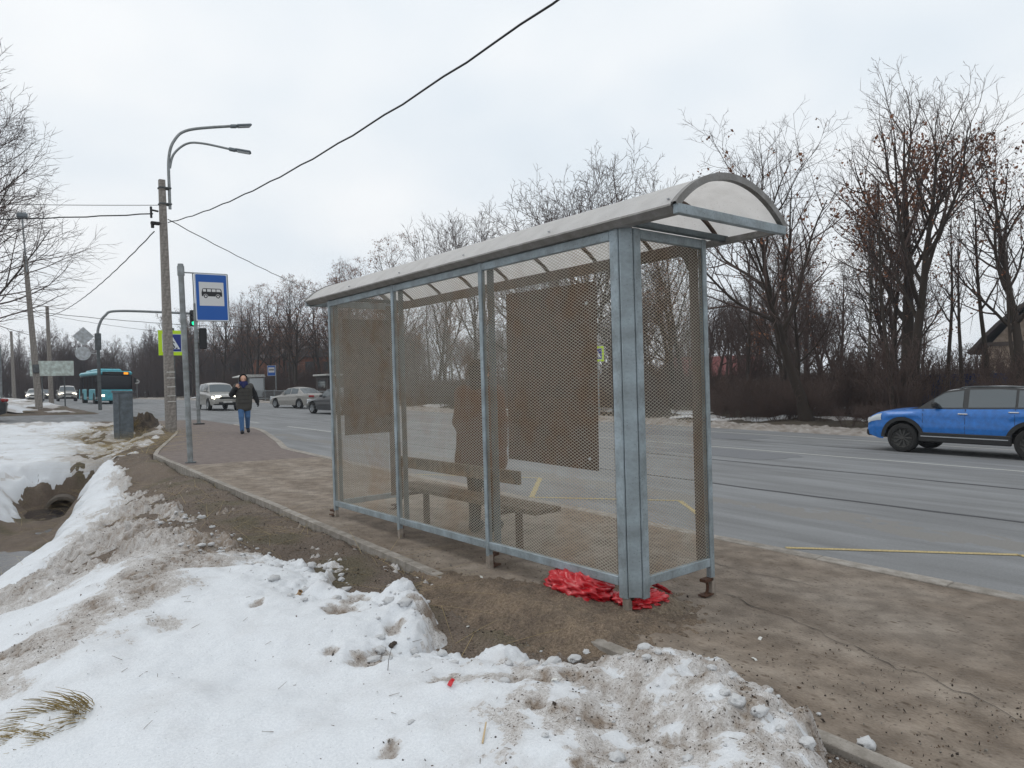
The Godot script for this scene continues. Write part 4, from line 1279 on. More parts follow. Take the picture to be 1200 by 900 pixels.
func build_lamps() -> void:
	var at := Vector3(5.47, gy(5.47, -23.9), -23.9)
	var t := thing("street_lamp", "tall concrete lamp post with two curved arms at the pavement edge", "street lamp", at, Basis(Vector3.BACK, 0.006))
	concrete_pole(t, 7.9, 0.30, 0.18)
	one("bracket_pipe", mats["galv"], t, func(b: B):
		curve_tube(b, [Vector3(0.2, 7.0, 0.05), Vector3(0.2, 7.6, 0.05), Vector3(0.22, 8.6, 0.05), Vector3(0.4, 9.2, 0.05), Vector3(0.85, 9.62, 0.05), Vector3(2.15, 10.0, 0.05)], 0.045))
	one("bracket_arm", mats["galv"], t, func(b: B):
		curve_tube(b, [Vector3(0.24, 8.3, 0.05), Vector3(0.36, 8.75, 0.1), Vector3(0.72, 9.1, 0.25), Vector3(1.15, 9.13, 0.45), Vector3(1.85, 9.0, 0.75)], 0.035))
	for y in [7.15, 7.65]: one("band", mats["galv_dark"], t, func(b: B): b.box(Vector3(0.07, y, 0.0), Vector3(0.36, 0.05, 0.26), Basis(), 0.01))
	luminaire(t, Vector3(2.12, 9.99, 0.05), Basis(Vector3.BACK, 0.2))
	luminaire(t, Vector3(1.83, 9.0, 0.75), yrot(-24) * Basis(Vector3.BACK, -0.16), 0.95)
	one("insulator", mats["black"], t, func(b: B):
		b.rod(Vector3(-0.14, 6.9, 0), Vector3(-0.36, 6.9, 0.1), 0.03, 6); b.rod(Vector3(-0.36, 6.65, 0.1), Vector3(-0.36, 7.0, 0.1), 0.035, 6)
		b.box(Vector3(-0.25, 6.5, 0.08), Vector3(0.26, 0.1, 0.12), Basis(), 0.02); b.rod(Vector3(-0.33, 6.35, 0.08), Vector3(-0.33, 6.55, 0.08), 0.05, 6))
	for y in [0.9, 1.15, 1.4, 1.65, 1.9]: one("tape", mats["paper"], t, func(b: B): b.box(Vector3(0.01, y + sin(y * 9.0) * 0.04, 0.175), Vector3(0.24, 0.02, 0.01)))
	# poles on the far side of the side road
	for q in [[3.9, -45.8, 8.3, 0.34, "leaning concrete lamp post behind the bare branches at left", 0.05, true], [6.0, -61.5, 7.3, 0.32, "concrete pole rising behind the backs of the road signs", 0.012, false], [4.9, -80.0, 6.4, 0.32, "distant concrete pole near the left edge beyond the oncoming cars", 0.012, false]]:
		var a := Vector3(q[0], dirt_y(q[0], q[1]), q[1])
		var o := thing("utility_pole", q[4], "utility pole", a, Basis(Vector3.BACK, q[5]))
		concrete_pole(o, q[2], q[3], 0.2)
		if q[6]:
			one("mast", mats["galv"], o, func(b: B): b.rod(Vector3(0, 7.4, 0.12), Vector3(0.02, 10.4, 0.12), 0.04, 8))
			one("lamp_head", mats["lamp_grey"], o, func(b: B): b.box(Vector3(0.02, 10.45, 0.12), Vector3(0.5, 0.3, 0.4), Basis(), 0.08))
			one("meter_box", mats["galv_dark"], o, func(b: B): b.box(Vector3(0.0, 2.2, 0.2), Vector3(0.3, 0.45, 0.15), Basis(), 0.02))
	wires()
func wire(a: Vector3, e: Vector3, sag: float, r: float, label: String) -> void:
	var pts := PackedVector3Array()
	var rr := PackedFloat32Array()
	for i in 61:
		var u := i / 60.0
		pts.append(a.lerp(e, u) - Vector3(0, sag * 4.0 * u * (1.0 - u), 0) + Vector3(0, 0.012 * sin(i * 2.1) * (1.0 if r > 0.013 else 0.0), 0))
		rr.append(r)
	var b := B.new()
	b.tube(pts, rr, 6)
	solo(b, "wire", mats["black"], label, "wire", "overhead wires")
func wires() -> void:
	var c := Vector3(5.47, 6.8, -23.9)
	wire(c + Vector3(0.1, 0, 0), Vector3(5.35, 7.3, 10.0), 1.3, 0.014, "thick twisted overhead cable rising from the lamp post over the shelter")
	wire(c + Vector3(0.1, 0.1, 0), Vector3(32, 8.2, -58.0), 0.6, 0.014, "thin overhead cable from the lamp post across the road to the trees")
	wire(c + Vector3(-0.35, 0.2, 0.1), Vector3(-14, 8.6, -40.0), 0.5, 0.02, "overhead cable running left from the lamp post's dark clamps")
	wire(c + Vector3(-0.1, 0.5, 0.1), Vector3(-14, 9.4, -40.0), 0.35, 0.01, "uppermost thin wire running left from the lamp post")
	wire(c + Vector3(-0.33, -0.35, 0.1), Vector3(5.9, 7.2, -61.5), 0.5, 0.018, "overhead cable slanting down left from the lamp post to a far pole")
	wire(Vector3(-12, 9.0, -52.0), Vector3(27, 7.3, -66.0), 1.1, 0.022, "sagging cable crossing far behind the lamp post and bus stop sign")
	wire(Vector3(6.0, 7.3, -61.5), Vector3(30, 7.2, -75.0), 0.7, 0.014, "far thin cable crossing behind the traffic light")

func disc(b: B, r: float, z: float, segs := 24, o := Vector3.ZERO) -> void:
	var pts := []
	for k in segs: pts.append(o + Vector3(cos(TAU * k / segs) * r, sin(TAU * k / segs) * r, z))
	b.face(pts, Vector3(0, 0, signf(z) if z != 0 else 1.0))
func fill_poly(im: Image, poly: PackedVector2Array, c: Color) -> void:
	for y in im.get_height():
		for x in im.get_width():
			if Geometry2D.is_point_in_polygon(Vector2(x + 0.5, y + 0.5), poly): im.set_pixel(x, y, c)
func fill_circle(im: Image, cx: float, cy: float, r: float, c: Color) -> void:
	for y in range(maxi(0, int(cy - r)), mini(im.get_height(), int(cy + r) + 1)):
		for x in range(maxi(0, int(cx - r)), mini(im.get_width(), int(cx + r) + 1)):
			if Vector2(x + 0.5 - cx, y + 0.5 - cy).length() <= r: im.set_pixel(x, y, c)
func print_mat(key: String, im: Image, rough := 0.35) -> StandardMaterial3D:
	im.generate_mipmaps()
	var m := StandardMaterial3D.new()
	m.albedo_texture = ImageTexture.create_from_image(im)
	m.roughness = rough
	mats[key] = m
	return m
func bus_sign_image() -> Image:
	var im := Image.create(240, 360, false, Image.FORMAT_RGB8)
	im.fill(Color(0.80, 0.82, 0.84))
	var blue := Color(0.0, 0.33, 0.66)
	im.fill_rect(Rect2i(8, 8, 224, 344), blue)
	for q in [[8, 8], [231, 8], [8, 351], [231, 351]]: im.fill_rect(Rect2i(q[0] - 3, q[1] - 3, 7, 7), Color(0.8, 0.82, 0.84))
	im.fill_rect(Rect2i(30, 64, 180, 180), Color(0.82, 0.82, 0.82))
	var k := Color(0.05, 0.05, 0.07)
	fill_poly(im, PackedVector2Array([Vector2(54, 118), Vector2(60, 112), Vector2(184, 112), Vector2(192, 120), Vector2(197, 148), Vector2(197, 172), Vector2(48, 172), Vector2(47, 146)]), k)
	var w := Color(0.82, 0.82, 0.82)
	for q in [[58, 22], [88, 28], [122, 28], [156, 22]]: im.fill_rect(Rect2i(q[0], 117, q[1], 20), w)
	fill_poly(im, PackedVector2Array([Vector2(176, 117), Vector2(183, 117), Vector2(190, 137), Vector2(176, 137)]), w)
	for x in [76, 166]:
		fill_circle(im, x, 172, 17, w); fill_circle(im, x, 172, 14, k); fill_circle(im, x, 172, 7.5, w)
	return im
func crossing_sign_image() -> Image:
	var im := Image.create(200, 200, false, Image.FORMAT_RGB8)
	im.fill(Color(0.76, 0.90, 0.10))
	im.fill_rect(Rect2i(28, 28, 144, 144), Color(0.82, 0.84, 0.85))
	im.fill_rect(Rect2i(32, 32, 136, 136), Color(0.02, 0.16, 0.50))
	fill_poly(im, PackedVector2Array([Vector2(100, 38), Vector2(160, 150), Vector2(40, 150)]), Color(0.85, 0.87, 0.88))
	var k := Color(0.04, 0.04, 0.05)
	fill_circle(im, 101, 72, 7, k)
	fill_poly(im, PackedVector2Array([Vector2(93, 80), Vector2(106, 80), Vector2(108, 108), Vector2(92, 108)]), k)
	fill_poly(im, PackedVector2Array([Vector2(93, 105), Vector2(102, 105), Vector2(88, 138), Vector2(78, 138)]), k)
	fill_poly(im, PackedVector2Array([Vector2(99, 105), Vector2(108, 105), Vector2(124, 136), Vector2(114, 138)]), k)
	fill_poly(im, PackedVector2Array([Vector2(104, 82), Vector2(122, 100), Vector2(118, 104), Vector2(102, 90)]), k)
	fill_poly(im, PackedVector2Array([Vector2(94, 82), Vector2(80, 102), Vector2(84, 105), Vector2(97, 92)]), k)
	for i in 4: fill_poly(im, PackedVector2Array([Vector2(58 + i * 24, 138), Vector2(70 + i * 24, 138), Vector2(68 + i * 24, 148), Vector2(52 + i * 24, 148)]), k)
	return im
func print_quad(w: float, h: float, z: float, m: Material, called: String, parent: Node, o := Vector3.ZERO, face_n := 1.0) -> void:
	var b := B.new()
	var s := w * 0.5 * face_n
	b.face([o + Vector3(-s, h * 0.5, z), o + Vector3(s, h * 0.5, z), o + Vector3(s, -h * 0.5, z), o + Vector3(-s, -h * 0.5, z)], Vector3(0, 0, face_n), [Vector2(0, 0), Vector2(1, 0), Vector2(1, 1), Vector2(0, 1)])
	part(b, called, m, parent)
func build_signs() -> void:
	var bus_m := print_mat("bus_print", bus_sign_image())
	var ped_m := print_mat("ped_print", crossing_sign_image())
	# bus stop sign on its leaning galvanised pole
	var t := thing("bus_stop_sign", "blue bus stop sign on a leaning galvanised pole on the pavement", "bus stop sign", Vector3(3.52, gy(3.52, -14.0), -14.0), Basis(Vector3.BACK, 0.018))
	one("pole", mats["galv"], t, func(b: B): b.rod(Vector3(0, -0.1, 0), Vector3(0, 3.72, 0), 0.05, 14); b.rod(Vector3(0, 3.5, 0), Vector3(0, 3.68, 0), 0.062, 14))
	one("base_plate", mats["galv_dark"], t, func(b: B): b.rod(Vector3(0, -0.02, 0), Vector3(0, 0.015, 0), 0.1, 12))
	one("hanger", mats["galv"], t, func(b: B):
		b.rod(Vector3(0.0, 3.56, 0.02), Vector3(0.83, 3.56, 0.02), 0.013, 8); b.rod(Vector3(0.2, 3.56, 0.02), Vector3(0.2, 2.66, 0.02), 0.011, 8)
		b.rod(Vector3(0.83, 3.56, 0.02), Vector3(0.83, 2.66, 0.02), 0.011, 8); b.rod(Vector3(0.2, 2.66, 0.02), Vector3(0.83, 2.66, 0.02), 0.011, 8))
	var pl := one("plate", mats["galv"], t, func(b: B): b.box(Vector3(0.515, 3.105, 0.045), Vector3(0.60, 0.90, 0.012), Basis(), 0.003))
	print_quad(0.6, 0.9, 0.0535, bus_m, "print", pl, Vector3(0.515, 3.105, 0))
	# pedestrian crossing sign behind the lamp post
	t = thing("crossing_sign", "yellow-green bordered pedestrian crossing sign behind the concrete lamp post", "road sign", Vector3(7.14, gy(7.14, -30.4), -30.4))
	one("pole", mats["galv_dark"], t, func(b: B): b.rod(Vector3(0, -0.1, 0), Vector3(0, 3.75, 0), 0.045, 10))
	pl = one("plate", mats["galv"], t, func(b: B): b.box(Vector3(-0.07, 3.15, 0.06), Vector3(1.0, 1.0, 0.02), Basis(), 0.004))
	print_quad(1.0, 1.0, 0.072, ped_m, "print", pl, Vector3(-0.07, 3.15, 0))
	# traffic light pole on the pavement
	t = thing("signal_post", "grey post with a black pedestrian signal box on the pavement", "traffic signal", Vector3(7.27, gy(7.27, -27.6), -27.6))
	one("pole", mats["galv"], t, func(b: B): b.rod(Vector3(0, -0.1, 0), Vector3(0.0, 4.5, 0), 0.065, 14))
	one("base_ring", mats["black"], t, func(b: B): b.rod(Vector3(0, -0.01, 0), Vector3(0, 0.04, 0), 0.2, 16))
	one("signal_box", mats["black"], t, func(b: B): b.box(Vector3(0.24, 3.2, -0.02), Vector3(0.26, 0.78, 0.2), Basis(), 0.03); b.rod(Vector3(0, 3.4, 0), Vector3(0.2, 3.4, 0), 0.02, 6); b.rod(Vector3(0, 3.0, 0), Vector3(0.2, 3.0, 0), 0.02, 6))
	# gantry arm with the lit green light
	t = thing("signal_gantry", "curved mast arm with backs of road signs and a green traffic light", "traffic signal", Vector3(7.05, dirt_y(5.0, -47.6), -47.6))
	one("mast", mats["galv_dark"], t, func(b: B): b.rod(Vector3(0, -0.3, 0), Vector3(0.0, 4.1, 0), 0.1, 12, 0.085))
	one("arm", mats["galv"], t, func(b: B): curve_tube(b, [Vector3(0, 4.0, 0), Vector3(0.05, 4.6, 0), Vector3(0.4, 5.3, 0), Vector3(1.2, 5.62, 0), Vector3(5.25, 5.62, 0)], 0.075))
	one("sleeve", mats["galv_dark"], t, func(b: B): b.box(Vector3(0, 3.75, 0), Vector3(0.32, 1.0, 0.25), Basis(), 0.03))
	one("sign_back", mats["sign_back"], t, func(b: B): b.box(Vector3(-0.75, 4.05, 0.12), Vector3(0.78, 0.78, 0.02), Basis(Vector3.BACK, PI / 4)); b.rod(Vector3(-0.75, 4.05, 0.1), Vector3(0, 4.05, 0), 0.02, 6))
	one("sign_back", mats["sign_back"], t, func(b: B): b.rod(Vector3(-0.8, 3.05, 0.11), Vector3(-0.8, 3.05, 0.13), 0.4, 24); b.rod(Vector3(-0.8, 3.05, 0.1), Vector3(0, 3.05, 0), 0.02, 6))
	var tl := Node3D.new()
	tl.name = "traffic_light"; t.add_child(tl); tl.position = Vector3(5.3, 5.3, 0.12)
	one("housing", mats["black"], tl, func(b: B):
		b.box(Vector3.ZERO, Vector3(0.36, 1.05, 0.2), Basis(), 0.04)
		for y in [-0.33, 0.0, 0.33]: b.lathe([Vector2(0.135, 0.0), Vector2(0.15, 0.16), Vector2(0.14, 0.16)], 14, Vector3(0, y + 0.01, 0.09), Basis(Vector3.RIGHT, PI / 2)))
	one("green_lens", glow("green_lamp", Color(0.05, 0.95, 0.65), 1.6), tl, func(b: B): b.rod(Vector3(0, -0.33, 0.1), Vector3(0, -0.33, 0.13), 0.125, 18))
	for y in [0.0, 0.33]: one("dark_lens", mats["dark_lens"], tl, func(b: B): b.rod(Vector3(0, y, 0.1), Vector3(0, y, 0.13), 0.125, 18))
	# red light at the picture's left edge
	t = thing("red_traffic_light", "lit red traffic light on a thin post at the far left", "traffic signal", Vector3(2.12, dirt_y(2.12, -43.6), -43.6))
	one("pole", mats["galv"], t, func(b: B): b.rod(Vector3(0, -0.3, 0), Vector3(0, 3.4, 0), 0.07, 12))
	one("housing", mats["black"], t, func(b: B): b.box(Vector3(-0.16, 2.45, 0.1), Vector3(0.3, 0.95, 0.2), Basis(), 0.03))
	one("red_lens", glow("red_lamp", Color(1.0, 0.06, 0.04), 1.8), t, func(b: B): b.rod(Vector3(-0.16, 2.75, 0.19), Vector3(-0.16, 2.75, 0.22), 0.12, 18))
	for y in [2.45, 2.15]: one("dark_lens", mats["dark_lens"], t, func(b: B): b.rod(Vector3(-0.16, y, 0.19), Vector3(-0.16, y, 0.22), 0.12, 18))
	# back of the direction board
	t = thing("direction_board", "pale back of a wide direction board on two thin posts", "road sign", Vector3(5.3, dirt_y(5.3, -53.0), -53.0))
	one("board", mats["sign_back_green"], t, func(b: B): b.box(Vector3(-0.05, 2.3, 0.1), Vector3(2.35, 0.95, 0.03), Basis(), 0.005))
	for x in [-0.6, 0.6]: one("post", mats["galv_dark"], t, func(b: B): b.rod(Vector3(x, -0.3, 0.05), Vector3(x, 2.8, 0.05), 0.04, 8))
	for y in [2.05, 2.55]: one("rail", mats["galv_dark"], t, func(b: B): b.box(Vector3(-0.05, y, 0.03), Vector3(2.3, 0.05, 0.03)))
	# small round sign far off
	t = thing("round_sign", "small round road sign on a thin post beyond the bus", "road sign", Vector3(23.2, gy(23.2, -122.0) - 0.1, -122.0))
	one("post", mats["galv"], t, func(b: B): b.rod(Vector3(0, -0.1, 0), Vector3(0, 3.0, 0), 0.04, 8))
	one("disc", mats["white_sign"], t, func(b: B): b.rod(Vector3(0, 2.7, 0.04), Vector3(0, 2.7, 0.06), 0.36, 20))
	one("bar", mats["black"], t, func(b: B): b.box(Vector3(0, 2.7, 0.07), Vector3(0.4, 0.12, 0.01)))
	# the stop on the other side
	t = thing("bus_stop_sign", "small blue bus stop sign across the road behind the railing", "bus stop sign", Vector3(25.0, gy(24, -68.5), -68.5), yrot(-18))
	one("pole", mats["galv"], t, func(b: B): b.rod(Vector3(0.35, -0.3, 0), Vector3(0.35, 3.5, 0), 0.06, 8))
	pl = one("plate", mats["galv"], t, func(b: B): b.box(Vector3(-0.05, 2.95, 0.05), Vector3(0.75, 1.0, 0.02)))
	print_quad(0.75, 1.0, 0.062, bus_m, "print", pl, Vector3(-0.05, 2.95, 0))
	# crossing sign glimpsed through the mesh
	t = thing("crossing_sign", "yellow bordered crossing sign across the road, seen through the shelter's mesh", "road sign", Vector3(23.4, gy(23.4, -22.6), -22.6), yrot(-70))
	one("pole", mats["galv"], t, func(b: B): b.rod(Vector3(0, -0.3, 0), Vector3(0, 3.4, 0), 0.04, 8))
	pl = one("plate", mats["galv"], t, func(b: B): b.box(Vector3(0, 2.95, 0.05), Vector3(0.7, 0.7, 0.02)))
	print_quad(0.7, 0.7, 0.062, ped_m, "print", pl, Vector3(0, 2.95, 0))
func build_furniture() -> void:
	# grey cabinet on the verge
	var t := thing("utility_cabinet", "tall grey metal utility cabinet on the verge beside the lamp post", "cabinet", Vector3(4.16, dirt_y(4.16, -24.0) - 0.02, -24.0), yrot(-8))
	one("body", mats["cabinet"], t, func(b: B): b.box(Vector3(0, 0.7, 0), Vector3(0.52, 1.46, 0.4), Basis(), 0.008))
	one("cap", mats["cabinet"], t, func(b: B): b.extrude(PackedVector2Array([Vector2(-0.29, 1.432), Vector2(0.29, 1.432), Vector2(0.29, 1.47), Vector2(-0.29, 1.50)]), -0.23, 0.23))
	one("door", mats["cabinet_door"], t, func(b: B): b.box(Vector3(0.08, 0.74, 0.203), Vector3(0.34, 1.32, 0.012), Basis(), 0.003))
	one("hinge", mats["galv_dark"], t, func(b: B): b.rod(Vector3(-0.105, 0.1, 0.206), Vector3(-0.105, 1.4, 0.206), 0.008, 6))
	# heap of brush and soil by it
	var b := B.new()
	var pts := PackedVector3Array()
	var cs := PackedColorArray()
	for i in 30:
		for k in 30:
			var x := lerpf(-0.8, 0.8, i / 29.0)
			var z := lerpf(-0.8, 0.8, k / 29.0)
			var h := 0.34 * (1.0 - smooth(0.1, 0.8, Vector2(x, z).length())) * (1.0 + n_b.get_noise_2d(x * 4.0, z * 4.0))
			pts.append(Vector3(4.85 + x, dirt_y(4.85 + x, -25.2 + z) - 0.03 + h, -25.2 + z))
			cs.append(Color(0.07, 0.055, 0.045).lerp(Color(0.2, 0.155, 0.11), clampf(0.4 + n_c.get_noise_2d(x * 8.0, z * 8.0), 0, 1)))
	b.grid(pts, 30, 30, Vector3.UP, PackedVector2Array(), cs)
	solo(b, "soil_heap", mats["soil"], "dark heap of soil between the cabinet and the lamp post", "soil heap")
	grass_tuft(Vector3(0.40, dirt_y(0.4, -3.55) + 0.02, -3.55), "bent tuft of dead yellow grass at the lower left of the bank", 190, 0.21, Vector3(-0.75, 0, 0.35), 5)
	grass_tuft(Vector3(0.26, dirt_y(0.26, -3.4) + 0.01, -3.38), "low tuft of dead grass beside the bent tuft at bottom left", 120, 0.17, Vector3(-0.85, 0, 0.2), 6)
	for i in 3: grass_tuft(Vector3(4.5 + i * 0.25, dirt_y(4.5, -24.8) + 0.1, -24.9 - i * 0.35), ["dry weeds on the soil heap, nearest the grey cabinet", "middle clump of dry weeds on the dark soil heap", "dry weeds at the lamp post side of the soil heap"][i], 60, 0.35, Vector3(0, 0, 0), 30 + i)
	# culvert pipe in the ditch's end
	var cv := thing("culvert_pipe", "dark concrete culvert pipe mouth at the end of the ditch", "culvert pipe", Vector3(1.82, -0.97, -17.5), yrot(-10))
	one("pipe", mats["concrete_dark"], cv, func(q: B):
		q.lathe([Vector2(0.24, 0.0), Vector2(0.30, 0.0), Vector2(0.31, 0.03), Vector2(0.31, 1.6)], 28, Vector3.ZERO, Basis(Vector3.RIGHT, -PI / 2))
		q.lathe([Vector2(0.24, 1.6), Vector2(0.24, 0.0)], 28, Vector3.ZERO, Basis(Vector3.RIGHT, -PI / 2))
		q.lathe([Vector2(0.0, 1.5), Vector2(0.24, 1.5)], 28, Vector3.ZERO, Basis(Vector3.RIGHT, -PI / 2)))
	# far shelter
	t = thing("far_bus_shelter", "small bus shelter with pale roof across the road", "bus shelter", Vector3(24.2, gy(24, -72.5), -72.5), yrot(0))
	one("roof", mats["white_sign"], t, func(q: B): q.extrude(PackedVector2Array([Vector2(-1.3, 2.35), Vector2(1.0, 2.35), Vector2(0.9, 2.62), Vector2(-0.6, 2.62), Vector2(-1.3, 2.45)]), -1.6, 1.6))
	for z in [-1.5, 1.5]:
		for x in [-0.7, 0.9]: one("post", mats["galv"], t, func(q: B): q.box(Vector3(x, 1.0, z), Vector3(0.07, 2.75, 0.07)))
	one("back_panel", mats["lamp_glass"], t, func(q: B): q.box(Vector3(0.9, 1.3, 0), Vector3(0.03, 1.9, 2.8)))
	one("side_panel", mats["lamp_glass"], t, func(q: B): q.box(Vector3(0.1, 1.3, 1.5), Vector3(1.4, 1.9, 0.03)))
	# railing
	t = thing("railing", "grey metal railing along the far pavement behind the silver saloon", "railing", Vector3(23.6, gy(23.6, -55), -55))
	for i in 11:
		var z := 10.0 - i * 2.4
		one("rail_post", mats["galv"], t, func(q: B): q.box(Vector3(0, 0.45 + gy(23.6, -55 + z) - gy(23.6, -55), z), Vector3(0.08, 1.3, 0.08)))
		if i < 10:
			var y0 := gy(23.6, -55 + z) - gy(23.6, -55)
			for y in [1.02, 0.25]: one("rail", mats["galv"], t, func(q: B): q.box(Vector3(0, y + y0, z - 1.2), Vector3(0.05, 0.06, 2.32)))
			for k in 11: one("bar", mats["galv"], t, func(q: B): q.rod(Vector3(0, 0.27 + y0, z - 0.2 - k * 0.2), Vector3(0, 1.0 + y0, z - 0.2 - k * 0.2), 0.016, 4))
	# kiosk roof showing at the mesh's edge
	t = thing("kiosk", "low kiosk with a white roof beyond the railing", "kiosk", Vector3(27.5, gy(24, -60), -60.0))
	one("wall", mats["dark_wall"], t, func(q: B): q.box(Vector3(0, 1.05, 0), Vector3(2.2, 2.4, 2.6)))
	one("roof", mats["white_sign"], t, func(q: B): q.box(Vector3(0, 2.35, 0), Vector3(2.6, 0.16, 3.0), Basis(), 0.03))
	one("window", mats["car_glass"], t, func(q: B): q.box(Vector3(-1.11, 1.5, 0), Vector3(0.03, 0.8, 1.6)))

# ------------------------------------------------------------------ vehicles (front towards -z, base at the ground under the middle)
func key(tab: Array, t: float) -> float:   # smooth interpolation through [t, value] pairs
	if t <= tab[0][0]: return tab[0][1]
	for i in tab.size() - 1:
		if t <= tab[i + 1][0]:
			var p0: float = tab[maxi(i - 1, 0)][1]
			var p1: float = tab[i][1]
			var p2: float = tab[i + 1][1]
			var p3: float = tab[mini(i + 2, tab.size() - 1)][1]
			var u: float = (t - tab[i][0]) / (tab[i + 1][0] - tab[i][0])
			return clampf(cubic_interpolate(p1, p2, p0, p3, u), minf(p1, p2) - 0.02, maxf(p1, p2) + 0.02)
	return tab[-1][1]
func lin(tab: Array, t: float) -> float:
	if t <= tab[0][0]: return tab[0][1]
	for i in tab.size() - 1:
		if t <= tab[i + 1][0]: return lerpf(tab[i][1], tab[i + 1][1], (t - tab[i][0]) / (tab[i + 1][0] - tab[i][0]))
	return tab[-1][1]
class Car extends RefCounted:
	var h
	var L := 4.3
	var W := 1.78
	var H := 1.62
	var r := 0.33
	var fz := -1.3
	var rz := 1.3
	var sill := 0.27
	var belt := []
	var roof := []
	var cab := [0.0, 0.0]
	func hw(z: float) -> float:   # half width in plan
		var t := clampf(absf(z) / (L * 0.5), 0, 1)
		return W * 0.5 * (1.0 - 0.16 * pow(t, 7.0) - 0.05 * t * t)
	func bottom(z: float) -> float:
		var y := sill
		var t := absf(z) / (L * 0.5)
		if t > 0.86: y = lerpf(sill, sill + 0.1, (t - 0.86) / 0.14)
		for wz in [fz, rz]:
			var d := absf(z - wz)
			var ra := r + 0.075
			if d < ra: y = maxf(y, r + sqrt(ra * ra - d * d))
		return y
	func side(z: float, s: float) -> Vector3:   # s 0 sill .. 1 shoulder
		var yb := bottom(z)
		var yt: float = h.key(belt, z / L + 0.5)
		var y := lerpf(yb, yt, s)
		var k := clampf((y - sill) / (yt - sill), 0, 1)
		var x := hw(z) * (0.945 + 0.055 * sin(minf(k * 1.15 + 0.22, 1.0) * PI * 0.62) - 0.075 * smoothstep(0.8, 1.0, k) - 0.02 * smoothstep(0.5, 0.6, k) * (1.0 - smoothstep(0.7, 0.85, k)))
		return Vector3(x, y, z)
	func top(z: float, s: float) -> Vector3:   # s 0 shoulder .. 1 middle
		var a := side(z, 1.0)
		var cr := 0.05 * (1.0 - pow(1.0 - s, 2.2))
		return Vector3(a.x * (1.0 - s), a.y + cr, z)
	func rooftop(z: float) -> float: return h.lin(roof, z / L + 0.5)
	func cabin(z: float, s: float) -> Vector3:   # s 0 belt .. 1 roof edge
		var a := side(z, 1.0)
		var base := top(z, 0.08)
		var yr := maxf(rooftop(z) - 0.045, base.y)
		var y := lerpf(base.y, yr, s)
		var full := clampf((y - base.y) / (H - base.y), 0, 1)
		return Vector3(base.x - full * 0.15 - 0.02 * full * full * full, y, z)
	func lid(z: float, s: float) -> Vector3:   # s 0 roof edge .. 1 middle
		var a := cabin(z, 1.0)
		return Vector3(a.x * (1.0 - s), a.y + 0.045 * (1.0 - pow(1.0 - s, 2.5)), z)
func patch(b: B, f: Callable, z0: float, z1: float, s0: float, s1: float, nz: int, ns: int, lift: float, only := 0.0) -> void:
	for m in ([1.0, -1.0] if only == 0.0 else [only]):
		var pts := PackedVector3Array()
		for i in ns + 1:
			for k in nz + 1:
				var z := lerpf(z0, z1, float(k) / nz)
				var s := lerpf(s0, s1, float(i) / ns)
				var p: Vector3 = f.call(z, s)
				var dz: Vector3 = f.call(z + 0.01, s) - f.call(z - 0.01, s)
				var ds: Vector3 = f.call(z, minf(s + 0.02, 1.0)) - f.call(z, maxf(s - 0.02, 0.0))
				var n := dz.cross(ds).normalized()
				if n.dot(Vector3(p.x, 0.35, 0)) < 0: n = -n
				p += n * lift
				p.x *= m
				pts.append(p)
		var g := B.new()
		g.grid(pts, nz + 1, ns + 1, Vector3(m, 0.35, 0))
		b.join(g)
func wheel_meshes(r: float, style: int) -> Array:
	var ty := B.new()
	var bs := Basis(Vector3.BACK, PI / 2)
	ty.lathe([Vector2(r * 0.66, -0.1), Vector2(r * 0.8, -0.105), Vector2(r * 0.95, -0.1), Vector2(r, -0.075), Vector2(r, 0.075), Vector2(r * 0.95, 0.1), Vector2(r * 0.8, 0.105), Vector2(r * 0.66, 0.1)], 32, Vector3.ZERO, bs)
	var rim := B.new()
	for sg in [-1.0, 1.0]:
		rim.lathe([Vector2(r * 0.67, 0.1 * sg), Vector2(r * 0.64, 0.09 * sg), Vector2(r * 0.6, 0.03 * sg), Vector2(r * 0.2, 0.04 * sg), Vector2(0.0, 0.04 * sg)], 28, Vector3.ZERO, bs)
		var ns := 10 if style == 0 else 7
		for k in ns:
			var a := TAU * k / ns
			var d := Vector3(0, cos(a), sin(a))
			rim.box(Vector3(-0.065 * sg, 0, 0) + d * r * 0.37, Vector3(0.03, r * 0.5, r * 0.1), Basis(Vector3(1, 0, 0), d, Vector3(1, 0, 0).cross(d)), 0.008)
		rim.rod(Vector3(-0.05 * sg, 0, 0), Vector3(-0.085 * sg, 0, 0), r * 0.14, 12)
	return [ty.mesh(mats["tyre"]), rim.mesh(mats["rim_dark" if style == 0 else "rim"])]
